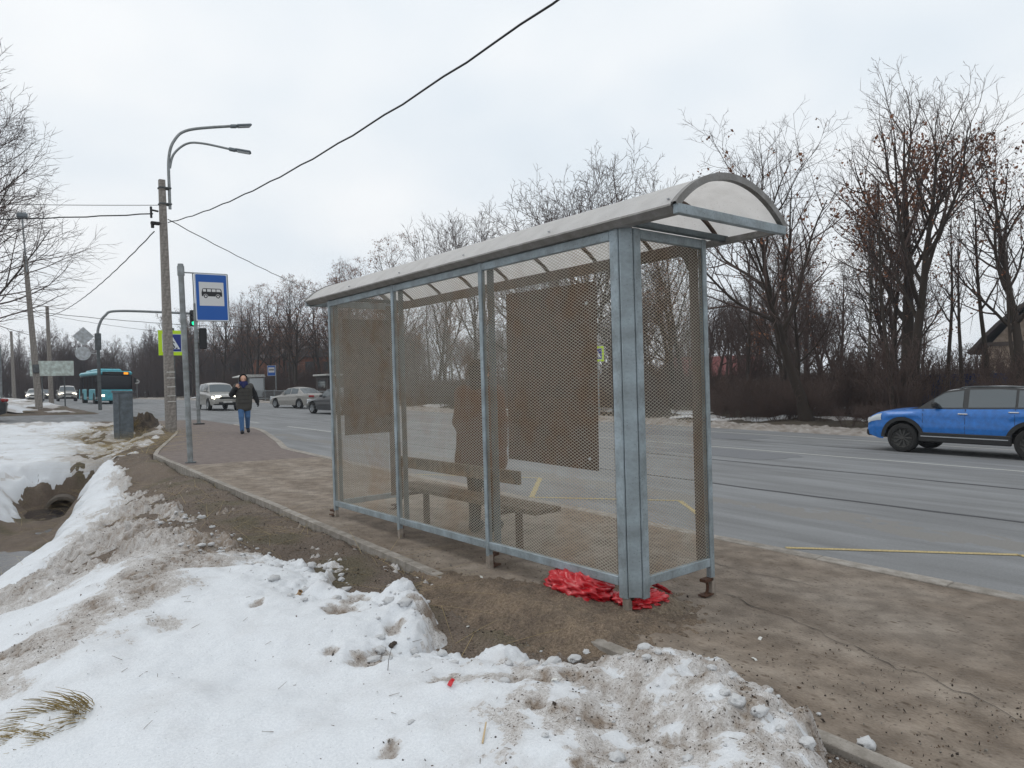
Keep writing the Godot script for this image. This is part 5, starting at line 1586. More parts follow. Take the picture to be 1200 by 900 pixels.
func make_car(called: String, label: String, at: Vector3, bs: Basis, c: Car, body: Material, roofm: Material, o := {}) -> Node3D:
	var t := thing(called, label, "car", at, bs)
	c.h = self
	var b := B.new()
	var hl := c.L * 0.5
	var n := 84
	for m in [1.0, -1.0]:
		for f in 2:
			var pts := PackedVector3Array()
			var ns := 8 if f == 0 else 5
			for i in ns + 1:
				for k in n + 1:
					var z := lerpf(-hl, hl, float(k) / n)
					var p: Vector3 = c.side(z, float(i) / ns) if f == 0 else c.top(z, float(i) / ns)
					p.x *= m
					pts.append(p)
			var g := B.new()
			g.grid(pts, n + 1, ns + 1, Vector3(m, 0.2, 0) if f == 0 else Vector3.UP)
			b.join(g)
	for e in [-1.0, 1.0]:   # nose and tail, bulged
		var pts := PackedVector3Array()
		for i in 9:
			for k in 11:
				var u := k / 5.0 - 1.0
				var s := i / 8.0
				var p: Vector3 = c.side(hl * e, s)
				var yy := p.y + 0.05 * s * (1.0 - pow(absf(u), 2.2))
				pts.append(Vector3(p.x * u, yy, hl * e + e * 0.10 * (1.0 - u * u) * (0.4 + 0.6 * sin(s * PI * 0.8 + 0.3)) ))
		var g := B.new()
		g.grid(pts, 11, 9, Vector3(0, 0, e))
		b.join(g)
	part(b, "body", body, t)
	# belly and wheel wells
	one("underside", mats["black"], t, func(q: B): q.box(Vector3(0, c.sill + 0.12, 0), Vector3(c.W * 0.72, 0.2, c.L * 0.9)); q.box(Vector3(0, c.sill + 0.3, 0), Vector3(c.W * 0.55, 0.3, c.L * 0.86)))
	# cabin
	var cb := B.new()
	var z0: float = c.cab[0]
	var z1: float = c.cab[1]
	patch(cb, c.cabin, z0, z1, 0.0, 1.0, 44, 6, 0.0)
	patch(cb, c.lid, z0, z1, 0.0, 1.0, 44, 5, 0.0)
	part(cb, "cabin", roofm, t)
	var G: Material = mats["car_glass"]
	var ra: float = (c.roof[1][0] - 0.5) * c.L
	var rb: float = (c.roof[-2][0] - 0.5) * c.L
	one("windscreen", G, t, func(q: B): patch(q, c.lid, z0 + 0.1, ra - 0.05, 0.06, 1.0, 10, 5, 0.006))
	one("rear_window", G, t, func(q: B): patch(q, c.lid, rb + 0.04, z1 - 0.06, 0.08, 1.0, 10, 5, 0.006))
	for w in o.get("windows", []):
		for m in [1.0, -1.0]: one("side_window", G, t, func(q: B): patch(q, c.cabin, w[0], w[1], 0.06, 0.9, 12, 5, 0.007, m))
	var wm := wheel_meshes(c.r, o.get("wheel", 1))
	for wz in [c.fz, c.rz]:
		for sx in [-1.0, 1.0]:
			var w := Node3D.new()
			w.name = "wheel"; t.add_child(w, true)
			w.position = Vector3(sx * (c.W * 0.5 - 0.115), c.r, wz)
			w.rotation.x = rng.randf() * 0.6
			place(wm[0], "tyre", w); place(wm[1], "rim", w)
	# arches and sills in black plastic
	if o.get("cladding", false):
		for wz in [c.fz, c.rz]:
			for m in [1.0, -1.0]:
				var q := B.new()
				var pts := PackedVector3Array()
				for i in 21:
					var a := PI * i / 20.0
					for k in 2:
						var rr := c.r + 0.07 + k * 0.09
						var y := c.r + sin(a) * rr
						var z: float = wz + cos(a) * rr
						pts.append(Vector3((c.hw(z) * 0.995 + 0.008) * m, maxf(y, c.sill), z))
				var g := B.new()
				g.grid(pts, 2, 21, Vector3(m, 0, 0))
				q.join(g)
				part(q, "wheel_arch", mats["plastic"], t)
		for m in [1.0, -1.0]: one("sill_cladding", mats["plastic"], t, func(q: B): q.box(Vector3(m * (c.W * 0.5 - 0.035), c.sill + 0.09, (c.fz + c.rz) * 0.5), Vector3(0.1, 0.22, c.rz - c.fz - 0.75), Basis(), 0.02))
		for m in [1.0, -1.0]: one("sill_strip", mats["zinc"], t, func(q: B): q.box(Vector3(m * (c.W * 0.5 + 0.012), c.sill + 0.11, (c.fz + c.rz) * 0.5), Vector3(0.012, 0.02, c.rz - c.fz - 0.85)))
		one("front_bumper", mats["plastic"], t, func(q: B): q.box(Vector3(0, c.sill + 0.14, -hl + 0.04), Vector3(c.W * 0.8, 0.18, 0.16), Basis(), 0.04))
		one("rear_bumper", mats["plastic"], t, func(q: B): q.box(Vector3(0, c.sill + 0.16, hl - 0.03), Vector3(c.W * 0.82, 0.24, 0.16), Basis(), 0.04))
	# lamps, grille, plate, mirrors, handles
	var hy: float = o.get("lamp_y", 0.72)
	for sx in [-1.0, 1.0]:
		one("headlight", mats["lit_lamp"] if o.get("lit", false) else mats["lamp_glass"], t, func(q: B):
			q.box(Vector3(sx * (c.hw(-hl) - 0.2), hy, -hl - 0.0), Vector3(0.34, 0.12, 0.12), yrot(-sx * 14) * Basis(Vector3.RIGHT, 0.2), 0.03); patch(q, c.side, -hl + 0.01, -hl + 0.36, 0.7, 0.94, 8, 3, 0.008, sx))
		one("tail_light", mats["tail_lamp"], t, func(q: B):
			q.box(Vector3(sx * (c.hw(hl) - 0.10), o.get("tail_y", 0.88), hl - 0.04), Vector3(0.36, 0.15, 0.2), yrot(sx * 30), 0.04))
		var mr: Vector3 = c.cabin(z0 + 0.55, 0.1)
		one("mirror", mats["plastic"] if o.get("cladding", false) else body, t, func(q: B): q.box(Vector3(sx * (mr.x + 0.12), mr.y + 0.06, mr.z), Vector3(0.2, 0.13, 0.1), Basis(), 0.035))
	one("grille", mats["plastic"], t, func(q: B): q.box(Vector3(0, hy - 0.08, -hl - 0.07), Vector3(c.W * 0.5, 0.14, 0.06), Basis(), 0.02); q.box(Vector3(0, c.sill + 0.14, -hl - 0.06), Vector3(c.W * 0.55, 0.13, 0.06), Basis(), 0.02))
	one("plate", mats["white_sign"], t, func(q: B): q.box(Vector3(0, c.sill + 0.22, -hl - 0.11), Vector3(0.52, 0.11, 0.012)))
	one("plate", mats["white_sign"], t, func(q: B): q.box(Vector3(0, o.get("tail_y", 0.88) - 0.18, hl + 0.11), Vector3(0.52, 0.11, 0.012)))
	for z in o.get("handles", []):
		var p: Vector3 = c.side(z, 0.86)
		for m in [1.0, -1.0]: one("door_handle", mats["chrome"], t, func(q: B): q.box(Vector3((p.x + 0.015) * m, p.y, z), Vector3(0.03, 0.03, 0.2), Basis(), 0.01))
	for z in o.get("seams", []):
		one("door_seam", mats["black"], t, func(q: B):
			for m in [1.0, -1.0]:
				for i in 8:
					var a: Vector3 = c.side(z, i / 8.0)
					var e: Vector3 = c.side(z, (i + 1) / 8.0)
					q.box(Vector3((a.x + e.x) * 0.5 * m - 0.004 * m, (a.y + e.y) * 0.5, z), Vector3(0.012, e.y - a.y, 0.008)))
	if o.get("rails", false):
		for m in [1.0, -1.0]:
			one("roof_rail", mats["galv_dark"], t, func(q: B):
				var y := c.H - 0.065
				curve_tube(q, [Vector3(m * 0.56, y - 0.06, ra + 0.25), Vector3(m * 0.57, y + 0.02, ra + 0.4), Vector3(m * 0.57, y + 0.03, 0.6), Vector3(m * 0.57, y - 0.0, rb - 0.2), Vector3(m * 0.56, y - 0.07, rb - 0.05)], 0.018, 6))
	return t
func sedan() -> Car:
	var c := Car.new()
	c.L = 4.6; c.W = 1.78; c.H = 1.46; c.r = 0.31; c.fz = -1.42; c.rz = 1.28; c.sill = 0.22
	c.belt = [[0.0, 0.60], [0.04, 0.68], [0.25, 0.86], [0.5, 0.92], [0.8, 0.98], [0.96, 0.98], [1.0, 0.86]]
	c.roof = [[0.27, 0.9], [0.44, 1.40], [0.56, 1.46], [0.7, 1.40], [0.86, 1.0]]
	c.cab = [(0.27 - 0.5) * 4.6, (0.86 - 0.5) * 4.6]
	return c
func suv() -> Car:
	var c := Car.new()
	c.L = 4.55; c.W = 1.86; c.H = 1.72; c.r = 0.35; c.fz = -1.32; c.rz = 1.34; c.sill = 0.32
	c.belt = [[0.0, 0.78], [0.03, 0.88], [0.1, 0.97], [0.27, 1.06], [0.6, 1.1], [0.97, 1.12], [1.0, 1.05]]
	c.roof = [[0.25, 1.06], [0.40, 1.64], [0.55, 1.72], [0.9, 1.64], [0.985, 1.12]]
	c.cab = [(0.25 - 0.5) * 4.55, (0.985 - 0.5) * 4.55]
	return c
func crossover() -> Car:
	var c := Car.new()
	c.L = 4.27; c.W = 1.78; c.H = 1.60; c.r = 0.34; c.fz = -1.27; c.rz = 1.32; c.sill = 0.30
	c.belt = [[0.0, 0.76], [0.015, 0.83], [0.06, 0.92], [0.14, 0.985], [0.28, 1.03], [0.5, 1.05], [0.75, 1.08], [0.96, 1.12], [1.0, 1.02]]
	c.roof = [[0.24, 0.99], [0.405, 1.50], [0.52, 1.585], [0.66, 1.60], [0.9, 1.52], [0.985, 1.12]]
	c.cab = [(0.24 - 0.5) * 4.27, (0.985 - 0.5) * 4.27]
	return c
func on_road(x: float, z: float, turn: float) -> Array:
	return [Vector3(x, road_y(x, z) + 0.004, z), slope(x, z) * yrot(turn)]
func build_cars() -> void:
	var w_x := [[-0.62, -0.02], [0.09, 0.98], [1.03, 1.4]]
	var q := on_road(18.6, -5.9, 0)
	make_car("blue_car", "bright blue crossover with black roof and wheel arches driving on the road", q[0], q[1], crossover(), mats["car_blue"], mats["car_black"], {"windows": w_x, "cladding": true, "handles": [0.02, 0.98], "seams": [-0.82, 0.06, 1.0], "wheel": 0, "rails": true, "lamp_y": 0.74, "tail_y": 0.98})
	q = on_road(13.4, -46.5, 178)
	make_car("silver_suv", "silver off-roader with lit headlights coming towards the crossing", q[0], q[1], suv(), mats["car_silver"], mats["car_silver"], {"windows": [[-0.6, 0.1], [0.2, 1.1], [1.2, 1.8]], "lit": true, "lamp_y": 0.86, "tail_y": 1.0, "wheel": 1, "handles": [0.1, 1.0]})
	q = on_road(18.9, -47.0, 14)
	make_car("silver_saloon", "silver saloon car seen from behind on the far lanes", q[0], q[1], sedan(), mats["car_silver"], mats["car_silver"], {"windows": [[-0.6, 0.15], [0.22, 0.95]], "wheel": 1, "tail_y": 0.84, "handles": [0.1, 1.0]})
	q = on_road(16.75, -35.8, 8)
	make_car("dark_car", "dark grey car half hidden behind the shelter's far post", q[0], q[1], sedan(), mats["car_dark"], mats["car_dark"], {"windows": [[-0.6, 0.15], [0.22, 0.95]], "wheel": 1})
	q = on_road(10.3, -91.0, 176)
	make_car("silver_car", "silver car with headlights on queuing beside the turquoise bus", q[0], q[1], suv(), mats["car_silver"], mats["car_silver"], {"windows": [[-0.6, 0.1], [0.2, 1.1]], "lit": true, "lamp_y": 0.86})
	q = on_road(8.2, -101.0, 172)
	make_car("white_car", "white car with bright headlights far down the road at left", q[0], q[1], sedan(), mats["car_white"], mats["car_white"], {"windows": [[-0.6, 0.15], [0.22, 0.95]], "lit": true})
	q = on_road(10.0, -112.0, 174)
	make_car("grey_car", "grey car between the white car and the silver one far away", q[0], q[1], sedan(), mats["car_dark"], mats["car_dark"], {"windows": [[-0.6, 0.15], [0.22, 0.95]], "lit": true})
	q = [Vector3(-0.35, gy(0.35, -37.6) - 0.1, -37.6), yrot(90)]
	make_car("waiting_car", "dark car with a red tail light in the side road at the left edge", q[0], q[1], sedan(), mats["car_dark"], mats["car_dark"], {"windows": [[-0.6, 0.15], [0.22, 0.95]], "wheel": 1})
	build_bus()
func build_bus() -> void:
	var x := 11.0
	var z := -72.0
	var t := thing("city_bus", "turquoise city bus coming towards the crossing", "bus", Vector3(x, road_y(x, z), z), slope(x, z) * yrot(180.5))
	var L := 10.5
	var W := 2.5
	var hl := L * 0.5
	one("lower_body", mats["bus"], t, func(b: B): b.box(Vector3(0, 0.78, 0), Vector3(W, 1.0, L), Basis(), 0.08))
	one("upper_body", mats["bus_glass"], t, func(b: B): b.box(Vector3(0, 1.85, 0), Vector3(W - 0.05, 1.25, L - 0.08), Basis(), 0.06))
	one("roof", mats["bus"], t, func(b: B): b.box(Vector3(0, 2.62, 0), Vector3(W, 0.36, L), Basis(), 0.13))
	one("roof_unit", mats["bus"], t, func(b: B): b.box(Vector3(0, 2.9, -0.6), Vector3(W * 0.72, 0.28, 4.2), Basis(), 0.12); b.box(Vector3(0, 2.88, 3.0), Vector3(W * 0.7, 0.2, 2.2), Basis(), 0.09))
	one("bumper", mats["bus"], t, func(b: B): b.box(Vector3(0, 0.75, -hl - 0.03), Vector3(W - 0.02, 0.95, 0.18), Basis(), 0.08))
	one("windscreen", mats["bus_glass"], t, func(b: B): b.box(Vector3(0, 1.8, -hl + 0.0), Vector3(W - 0.16, 1.15, 0.1), Basis(), 0.03))
	one("display", mats["display"], t, func(b: B): b.box(Vector3(0, 2.6, -hl - 0.01), Vector3(W - 0.5, 0.26, 0.04), Basis(), 0.01))
	one("route_number", glow("amber_led", Color(1.0, 0.62, 0.12), 0.9), t, func(b: B): b.box(Vector3(-0.75, 2.6, -hl - 0.035), Vector3(0.34, 0.18, 0.02)))
	for sx in [-1.0, 1.0]:
		one("headlight", mats["lit_lamp"], t, func(b: B): b.box(Vector3(sx * 0.98, 0.72, -hl - 0.1), Vector3(0.3, 0.2, 0.08), Basis(), 0.03))
		one("mirror", mats["plastic"], t, func(b: B): b.box(Vector3(sx * 1.42, 2.0, -hl - 0.2), Vector3(0.2, 0.4, 0.12), Basis(), 0.03); b.rod(Vector3(sx * 1.42, 2.2, -hl - 0.2), Vector3(sx * 1.1, 2.4, -hl), 0.02, 5))
		for i in 6:
			one("pillar", mats["bus_dark"], t, func(b: B): b.box(Vector3(sx * (W * 0.5 - 0.02), 1.85, -3.6 + i * 1.6), Vector3(0.03, 1.2, 0.1)))
		for wz in [-2.9, 2.9]: one("wheel", mats["tyre"], t, func(b: B): b.rod(Vector3(sx * 0.9, 0.48, wz), Vector3(sx * 1.262, 0.48, wz), 0.48, 24))
	for dz in [-4.2, 0.2, 3.9]: one("door", mats["bus_glass"], t, func(b: B): b.box(Vector3(W * 0.5, 1.35, dz), Vector3(0.03, 2.0, 1.1), Basis(), 0.008))

# ------------------------------------------------------------------ people
func sdf(bones: Array, cell: float, k: float, out: B) -> void:   # smooth union of tapered capsules [a, b, ra, rb], meshed as surface nets
	var lo := Vector3(1e9, 1e9, 1e9)
	var hi := -lo
	for q in bones:
		var r := maxf(q[2], q[3]) + k + cell * 3.0
		for e in [q[0], q[1]]:
			lo = lo.min(e - Vector3.ONE * r); hi = hi.max(e + Vector3.ONE * r)
	var nx := int((hi.x - lo.x) / cell) + 2
	var ny := int((hi.y - lo.y) / cell) + 2
	var nzz := int((hi.z - lo.z) / cell) + 2
	var f := PackedFloat32Array()
	f.resize(nx * ny * nzz); f.fill(0.3)
	for q in bones:
		var a: Vector3 = q[0]
		var b: Vector3 = q[1]
		var ra: float = q[2]
		var rb: float = q[3]
		var m := maxf(ra, rb) + k + cell * 2.0
		var p0 := ((a.min(b) - Vector3.ONE * m - lo) / cell).floor().max(Vector3.ZERO)
		var p1 := ((a.max(b) + Vector3.ONE * m - lo) / cell).ceil()
		var ab := b - a
		var l2 := maxf(ab.length_squared(), 1e-9)
		for iz in range(int(p0.z), mini(int(p1.z) + 1, nzz)):
			for iy in range(int(p0.y), mini(int(p1.y) + 1, ny)):
				var row := (iz * ny + iy) * nx
				for ixx in range(int(p0.x), mini(int(p1.x) + 1, nx)):
					var p := lo + Vector3(ixx, iy, iz) * cell
					var t := clampf((p - a).dot(ab) / l2, 0.0, 1.0)
					var d := p.distance_to(a + ab * t) - lerpf(ra, rb, t)
					var o := f[row + ixx]
					var h := maxf(k - absf(o - d), 0.0) / k
					f[row + ixx] = minf(o, d) - h * h * k * 0.25
	var idx := PackedInt32Array()
	idx.resize(nx * ny * nzz); idx.fill(-1)
	var sy := nx
	var sz := nx * ny
	var offs := [0, 1, sy, sy + 1, sz, sz + 1, sz + sy, sz + sy + 1]
	for iz in nzz - 1:
		for iy in ny - 1:
			for ixx in nx - 1:
				var i := iz * sz + iy * sy + ixx
				var neg := 0
				for q in 8:
					if f[i + offs[q]] < 0.0: neg += 1
				if neg == 0 or neg == 8: continue
				var acc := Vector3.ZERO
				var cnt := 0
				for e in [[0, 1], [2, 3], [4, 5], [6, 7], [0, 2], [1, 3], [4, 6], [5, 7], [0, 4], [1, 5], [2, 6], [3, 7]]:
					var va := f[i + offs[e[0]]]
					var vb := f[i + offs[e[1]]]
					if (va < 0.0) == (vb < 0.0): continue
					var t := va / (va - vb)
					var ca := Vector3(e[0] & 1, (e[0] >> 1) & 1, e[0] >> 2)
					var cb := Vector3(e[1] & 1, (e[1] >> 1) & 1, e[1] >> 2)
					acc += ca.lerp(cb, t); cnt += 1
				var g := Vector3(f[i + 1] - f[i] + f[i + sy + 1] - f[i + sy] + f[i + sz + 1] - f[i + sz], f[i + sy] - f[i] + f[i + sy + 1] - f[i + 1] + f[i + sz + sy] - f[i + sz], f[i + sz] - f[i] + f[i + sz + 1] - f[i + 1] + f[i + sz + sy] - f[i + sy])
				idx[i] = out.p(lo + (Vector3(ixx, iy, iz) + acc / cnt) * cell, g.normalized())
	for iz in range(1, nzz - 1):
		for iy in range(1, ny - 1):
			for ixx in range(1, nx - 1):
				var i := iz * sz + iy * sy + ixx
				for ax in 3:
					var st: int = [1, sy, sz][ax]
					var u: int = [sy, sz, 1][ax]
					var w: int = [sz, 1, sy][ax]
					if (f[i] < 0.0) == (f[i + st] < 0.0): continue
					var a := idx[i - u - w]
					var b := idx[i - w]
					var c := idx[i]
					var d := idx[i - u]
					if a < 0 or b < 0 or c < 0 or d < 0: continue
					if f[i] < 0.0: out.ix.append_array([a, c, b, a, d, c])
					else: out.ix.append_array([a, b, c, a, c, d])
func hand_bones(w: Vector3, fwd: Vector3, palm: Vector3, thumb: float, grow := 0.0, curl := 0.5) -> Array:
	var f := fwd.normalized()
	var n := (palm - f * palm.dot(f)).normalized()
	var s := f.cross(n) * thumb
	var o := []
	for q in [-0.022, 0.0, 0.022]: o.append([w + s * q * 0.6, w + f * 0.085 + s * q * 1.2, 0.019 + grow, 0.016 + grow])
	var len := [0.062, 0.075, 0.08, 0.07]
	for i in 4:
		var k := w + f * (0.086 - absf(i - 1.6) * 0.006) + s * (-0.034 + 0.0225 * i)
		var d := (f + n * curl * 0.5).normalized()
		var e := (f + n * curl * 1.6).normalized()
		var m: Vector3 = k + d * len[i] * 0.52
		o.append([k, m, 0.0095 + grow, 0.0088 + grow]); o.append([m, m + e * len[i] * 0.5, 0.0088 + grow, 0.0075 + grow])
	var tb := w + f * 0.03 + s * 0.03
	var tm := tb + (f * 0.6 + s * 0.75 + n * 0.25).normalized() * 0.042
	o.append([tb, tm, 0.0125 + grow, 0.0105 + grow]); o.append([tm, tm + (f + s * 0.3 + n * 0.3).normalized() * 0.034, 0.0105 + grow, 0.0085 + grow])
	return o
func bones_of(j: Dictionary, g := 0.0) -> Dictionary:   # bare limbs of the figure, grown by g
	var o := {}
	o.torso = [[j.hip + Vector3(-0.085, 0.02, 0), j.hip + Vector3(0.085, 0.02, 0), 0.115 + g, 0.115 + g], [j.hip + Vector3(-0.05, 0.05, 0), j.chest + Vector3(-0.075, 0, 0), 0.105 + g, 0.115 + g], [j.hip + Vector3(0.05, 0.05, 0), j.chest + Vector3(0.075, 0, 0), 0.105 + g, 0.115 + g], [j.chest + Vector3(-0.09, 0.02, 0), j.sh_r, 0.1 + g, 0.065 + g], [j.chest + Vector3(0.09, 0.02, 0), j.sh_l, 0.1 + g, 0.065 + g], [j.chest + Vector3(0, 0.08, 0), j.neck, 0.07 + g, 0.055 + g]]
	o.arm_l = [[j.sh_l, j.el_l, 0.056 + g, 0.044 + g], [j.el_l, j.wr_l, 0.044 + g, 0.03 + g]]
	o.arm_r = [[j.sh_r, j.el_r, 0.056 + g, 0.044 + g], [j.el_r, j.wr_r, 0.044 + g, 0.03 + g]]
	o.leg_l = [[j.hip + Vector3(0.09, -0.02, 0), j.kn_l, 0.092 + g, 0.062 + g], [j.kn_l, j.an_l, 0.06 + g, 0.042 + g]]
	o.leg_r = [[j.hip + Vector3(-0.09, -0.02, 0), j.kn_r, 0.092 + g, 0.062 + g], [j.kn_r, j.an_r, 0.06 + g, 0.042 + g]]
	var h: Vector3 = j.head
	o.head = [[h + Vector3(0, 0.035, -0.015), h + Vector3(0, 0.035, -0.014), 0.092, 0.092], [h + Vector3(0, 0.0, 0.02), h + Vector3(0, -0.065, 0.045), 0.076, 0.045], [j.neck, h + Vector3(0, -0.05, -0.015), 0.055, 0.055], [h + Vector3(0, 0.01, 0.092), h + Vector3(0, -0.022, 0.108), 0.009, 0.014], [h + Vector3(-0.086, 0.02, -0.01), h + Vector3(-0.086, -0.025, -0.005), 0.014, 0.01], [h + Vector3(0.086, 0.02, -0.01), h + Vector3(0.086, -0.025, -0.005), 0.014, 0.01]]
	return o
func foot_bones(an: Vector3, fwd: Vector3, g := 0.0) -> Array:
	var f := fwd.normalized()
	return [[an + Vector3(0, 0.03, 0), an + Vector3(0, -0.03, 0) - f * 0.03, 0.046 + g, 0.042 + g], [an + Vector3(0, -0.045, 0) - f * 0.04, an + Vector3(0, -0.05, 0) + f * 0.14, 0.036 + g, 0.03 + g], [an + Vector3(0.015, -0.05, 0) + f * 0.06, an + Vector3(0.01, -0.05, 0) + f * 0.15, 0.034 + g, 0.03 + g]]
func cloth(t: Node, called: String, m: Material, bones: Array, cell := 0.016, k := 0.04) -> void:
	var b := B.new()
	sdf(bones, cell, k, b)
	part(b, called, m, t)
func body(t: Node, j: Dictionary, skin: Material) -> void:
	var o := bones_of(j)
	var b := B.new()
	var all: Array = o.torso + o.arm_l + o.arm_r + o.leg_l + o.leg_r + foot_bones(j.an_l, j.toe_l) + foot_bones(j.an_r, j.toe_r)
	sdf(all, 0.018, 0.035, b)
	sdf(o.head, 0.006, 0.02, b)
	sdf(hand_bones(j.wr_l, j.hand_l, j.palm_l, 1.0), 0.005, 0.006, b)
	sdf(hand_bones(j.wr_r, j.hand_r, j.palm_r, -1.0), 0.005, 0.006, b)
	part(b, "body", skin, t)
	var h: Vector3 = j.head
	for sx in [-1.0, 1.0]:
		one("eye", mats["black"], t, func(q: B): q.lathe([Vector2(0.0, -0.011), Vector2(0.008, -0.008), Vector2(0.011, 0.0), Vector2(0.008, 0.008), Vector2(0.0, 0.011)], 10, h + Vector3(sx * 0.031, 0.018, 0.084)))
	one("mouth", mats["lips"], t, func(q: B): q.box(h + Vector3(0, -0.05, 0.087), Vector3(0.045, 0.009, 0.012), Basis(), 0.003))
func build_people() -> void:
	# walker, coming towards us
	var V := func(x: float, y: float, z: float) -> Vector3: return Vector3(x, y, z)
	var j := {"hip": V.call(0, 0.93, 0), "chest": V.call(0, 1.32, 0.01), "neck": V.call(0, 1.5, 0.015), "head": V.call(0, 1.63, 0.035),
		"sh_l": V.call(0.19, 1.42, 0.0), "el_l": V.call(0.31, 1.17, -0.05), "wr_l": V.call(0.38, 0.95, 0.02), "sh_r": V.call(-0.19, 1.42, 0.0), "el_r": V.call(-0.34, 1.19, 0.0), "wr_r": V.call(-0.21, 1.36, 0.17),
		"kn_l": V.call(0.09, 0.51, 0.0), "an_l": V.call(0.085, 0.17, -0.22), "kn_r": V.call(-0.085, 0.5, 0.1), "an_r": V.call(-0.075, 0.095, 0.12), "toe_l": V.call(0.1, -0.5, 1), "toe_r": V.call(-0.05, 0, 1),
		"hand_l": V.call(0.3, -1, 0.1), "palm_l": V.call(-1, 0, 0.3), "hand_r": V.call(0.35, 0.8, 0.2), "palm_r": V.call(0.2, 0.2, -1)}
	var at := Vector3(7.0, gy(7.0, -21.6), -21.6)
	var t := thing("person", "person in dark quilted jacket and blue jeans walking towards us", "person", at, yrot(-18))
	body(t, j, mats["skin"])
	var o := bones_of(j, 0.028)
	var skirt: Array = [[j.hip + Vector3(-0.07, -0.14, 0), j.chest + Vector3(-0.09, 0, 0), 0.15, 0.15], [j.hip + Vector3(0.07, -0.14, 0), j.chest + Vector3(0.09, 0, 0), 0.15, 0.15]]
	cloth(t, "jacket", mats["jacket"], o.torso + o.arm_l + o.arm_r + skirt)
	for s in [-1.0, 1.0]:
		one("sleeve_panel", mats["black_cloth"], t, func(q: B): sdf([[j.sh_l if s > 0 else j.sh_r, j.el_l if s > 0 else j.el_r, 0.092, 0.079], [j.el_l if s > 0 else j.el_r, j.wr_l if s > 0 else j.wr_r, 0.079, 0.064]], 0.014, 0.02, q))
	for i in 5: one("quilt_seam", mats["black_cloth"], t, func(q: B): q.box(Vector3(0, 0.92 + i * 0.11, 0.172 - 0.006 * absf(i - 2)), Vector3(0.34, 0.008, 0.012), Basis(), 0.002))
	cloth(t, "jeans", mats["jeans"], bones_of(j, 0.016).leg_l + bones_of(j, 0.016).leg_r + [[j.hip + Vector3(-0.08, 0, 0), j.hip + Vector3(0.08, 0, 0), 0.13, 0.13]], 0.014, 0.025)
	cloth(t, "boot", mats["boot"], foot_bones(j.an_l, j.toe_l, 0.012), 0.012, 0.02)
	cloth(t, "boot", mats["boot"], foot_bones(j.an_r, j.toe_r, 0.012), 0.012, 0.02)
	cloth(t, "glove", mats["black_cloth"], hand_bones(j.wr_l, j.hand_l, j.palm_l, 1.0, 0.004), 0.006, 0.008)
	cloth(t, "scarf", mats["scarf"], [[j.neck + Vector3(-0.05, 0.0, 0.03), j.neck + Vector3(0.05, 0.0, 0.03), 0.085, 0.085], [j.neck + Vector3(0, 0.03, 0.05), j.neck + Vector3(0, -0.08, 0.1), 0.075, 0.06]], 0.012, 0.03)
	var hood := B.new()
	var pts := PackedVector3Array()
	for i in 17:
		for k in 21:
			var th := lerpf(0.02, 2.45, i / 16.0)
			var a := lerpf(-2.15, 2.15, k / 20.0)
			pts.append(j.head + Vector3(0, 0.03, -0.015) + Vector3(sin(th) * sin(a) * 0.128, cos(th) * 0.14, -sin(th) * cos(a) * 0.135))
	hood.grid(pts, 21, 17)
	for i in hood.v.size():
		if hood.n[i].dot(hood.v[i] - j.head) < 0: hood.n[i] = -hood.n[i]
	part(hood, "hood", mats["black_cloth"], t)
	# figure waiting inside the shelter, back to us
	j = {"hip": V.call(0, 0.92, 0), "chest": V.call(0, 1.29, 0.0), "neck": V.call(0, 1.45, 0.01), "head": V.call(0.0, 1.57, 0.03),
		"sh_l": V.call(0.17, 1.37, 0.0), "el_l": V.call(0.22, 1.1, 0.0), "wr_l": V.call(0.2, 0.88, 0.1), "sh_r": V.call(-0.17, 1.37, 0.0), "el_r": V.call(-0.23, 1.1, -0.02), "wr_r": V.call(-0.2, 0.87, 0.07),
		"kn_l": V.call(0.08, 0.49, 0.01), "an_l": V.call(0.08, 0.095, -0.01), "kn_r": V.call(-0.08, 0.49, 0.02), "an_r": V.call(-0.09, 0.095, 0.03), "toe_l": V.call(0.1, 0, 1), "toe_r": V.call(-0.1, 0, 1),
		"hand_l": V.call(0, -1, 0.2), "palm_l": V.call(-1, 0, 0), "hand_r": V.call(0, -1, 0.2), "palm_r": V.call(1, 0, 0)}
	at = Vector3(4.12, gy(4.12, -5.62), -5.62)
	t = thing("person", "person in a long brown coat standing inside the shelter, seen through the mesh", "person", at, yrot(118))
	body(t, j, mats["skin"])
	o = bones_of(j, 0.03)
	skirt = [[j.hip + Vector3(-0.1, -0.2, 0), j.chest + Vector3(-0.08, 0, 0), 0.165, 0.14], [j.hip + Vector3(0.1, -0.2, 0), j.chest + Vector3(0.08, 0, 0), 0.165, 0.14], [j.hip + Vector3(-0.1, -0.2, 0), j.hip + Vector3(0.1, -0.2, 0), 0.165, 0.165]]
	cloth(t, "coat", mats["coat"], o.torso + o.arm_l + o.arm_r + skirt)
	cloth(t, "trousers", mats["trousers"], bones_of(j, 0.014).leg_l + bones_of(j, 0.014).leg_r, 0.014, 0.02)
	cloth(t, "boot", mats["boot"], foot_bones(j.an_l, j.toe_l, 0.012), 0.012, 0.02)
	cloth(t, "boot", mats["boot"], foot_bones(j.an_r, j.toe_r, 0.012), 0.012, 0.02)
	cloth(t, "hair", mats["hair"], [[j.head + Vector3(0, 0.05, -0.03), j.head + Vector3(0, 0.04, -0.02), 0.108, 0.104], [j.head + Vector3(0, 0.0, -0.06), j.neck + Vector3(0, 0.02, -0.06), 0.085, 0.07]], 0.01, 0.03)

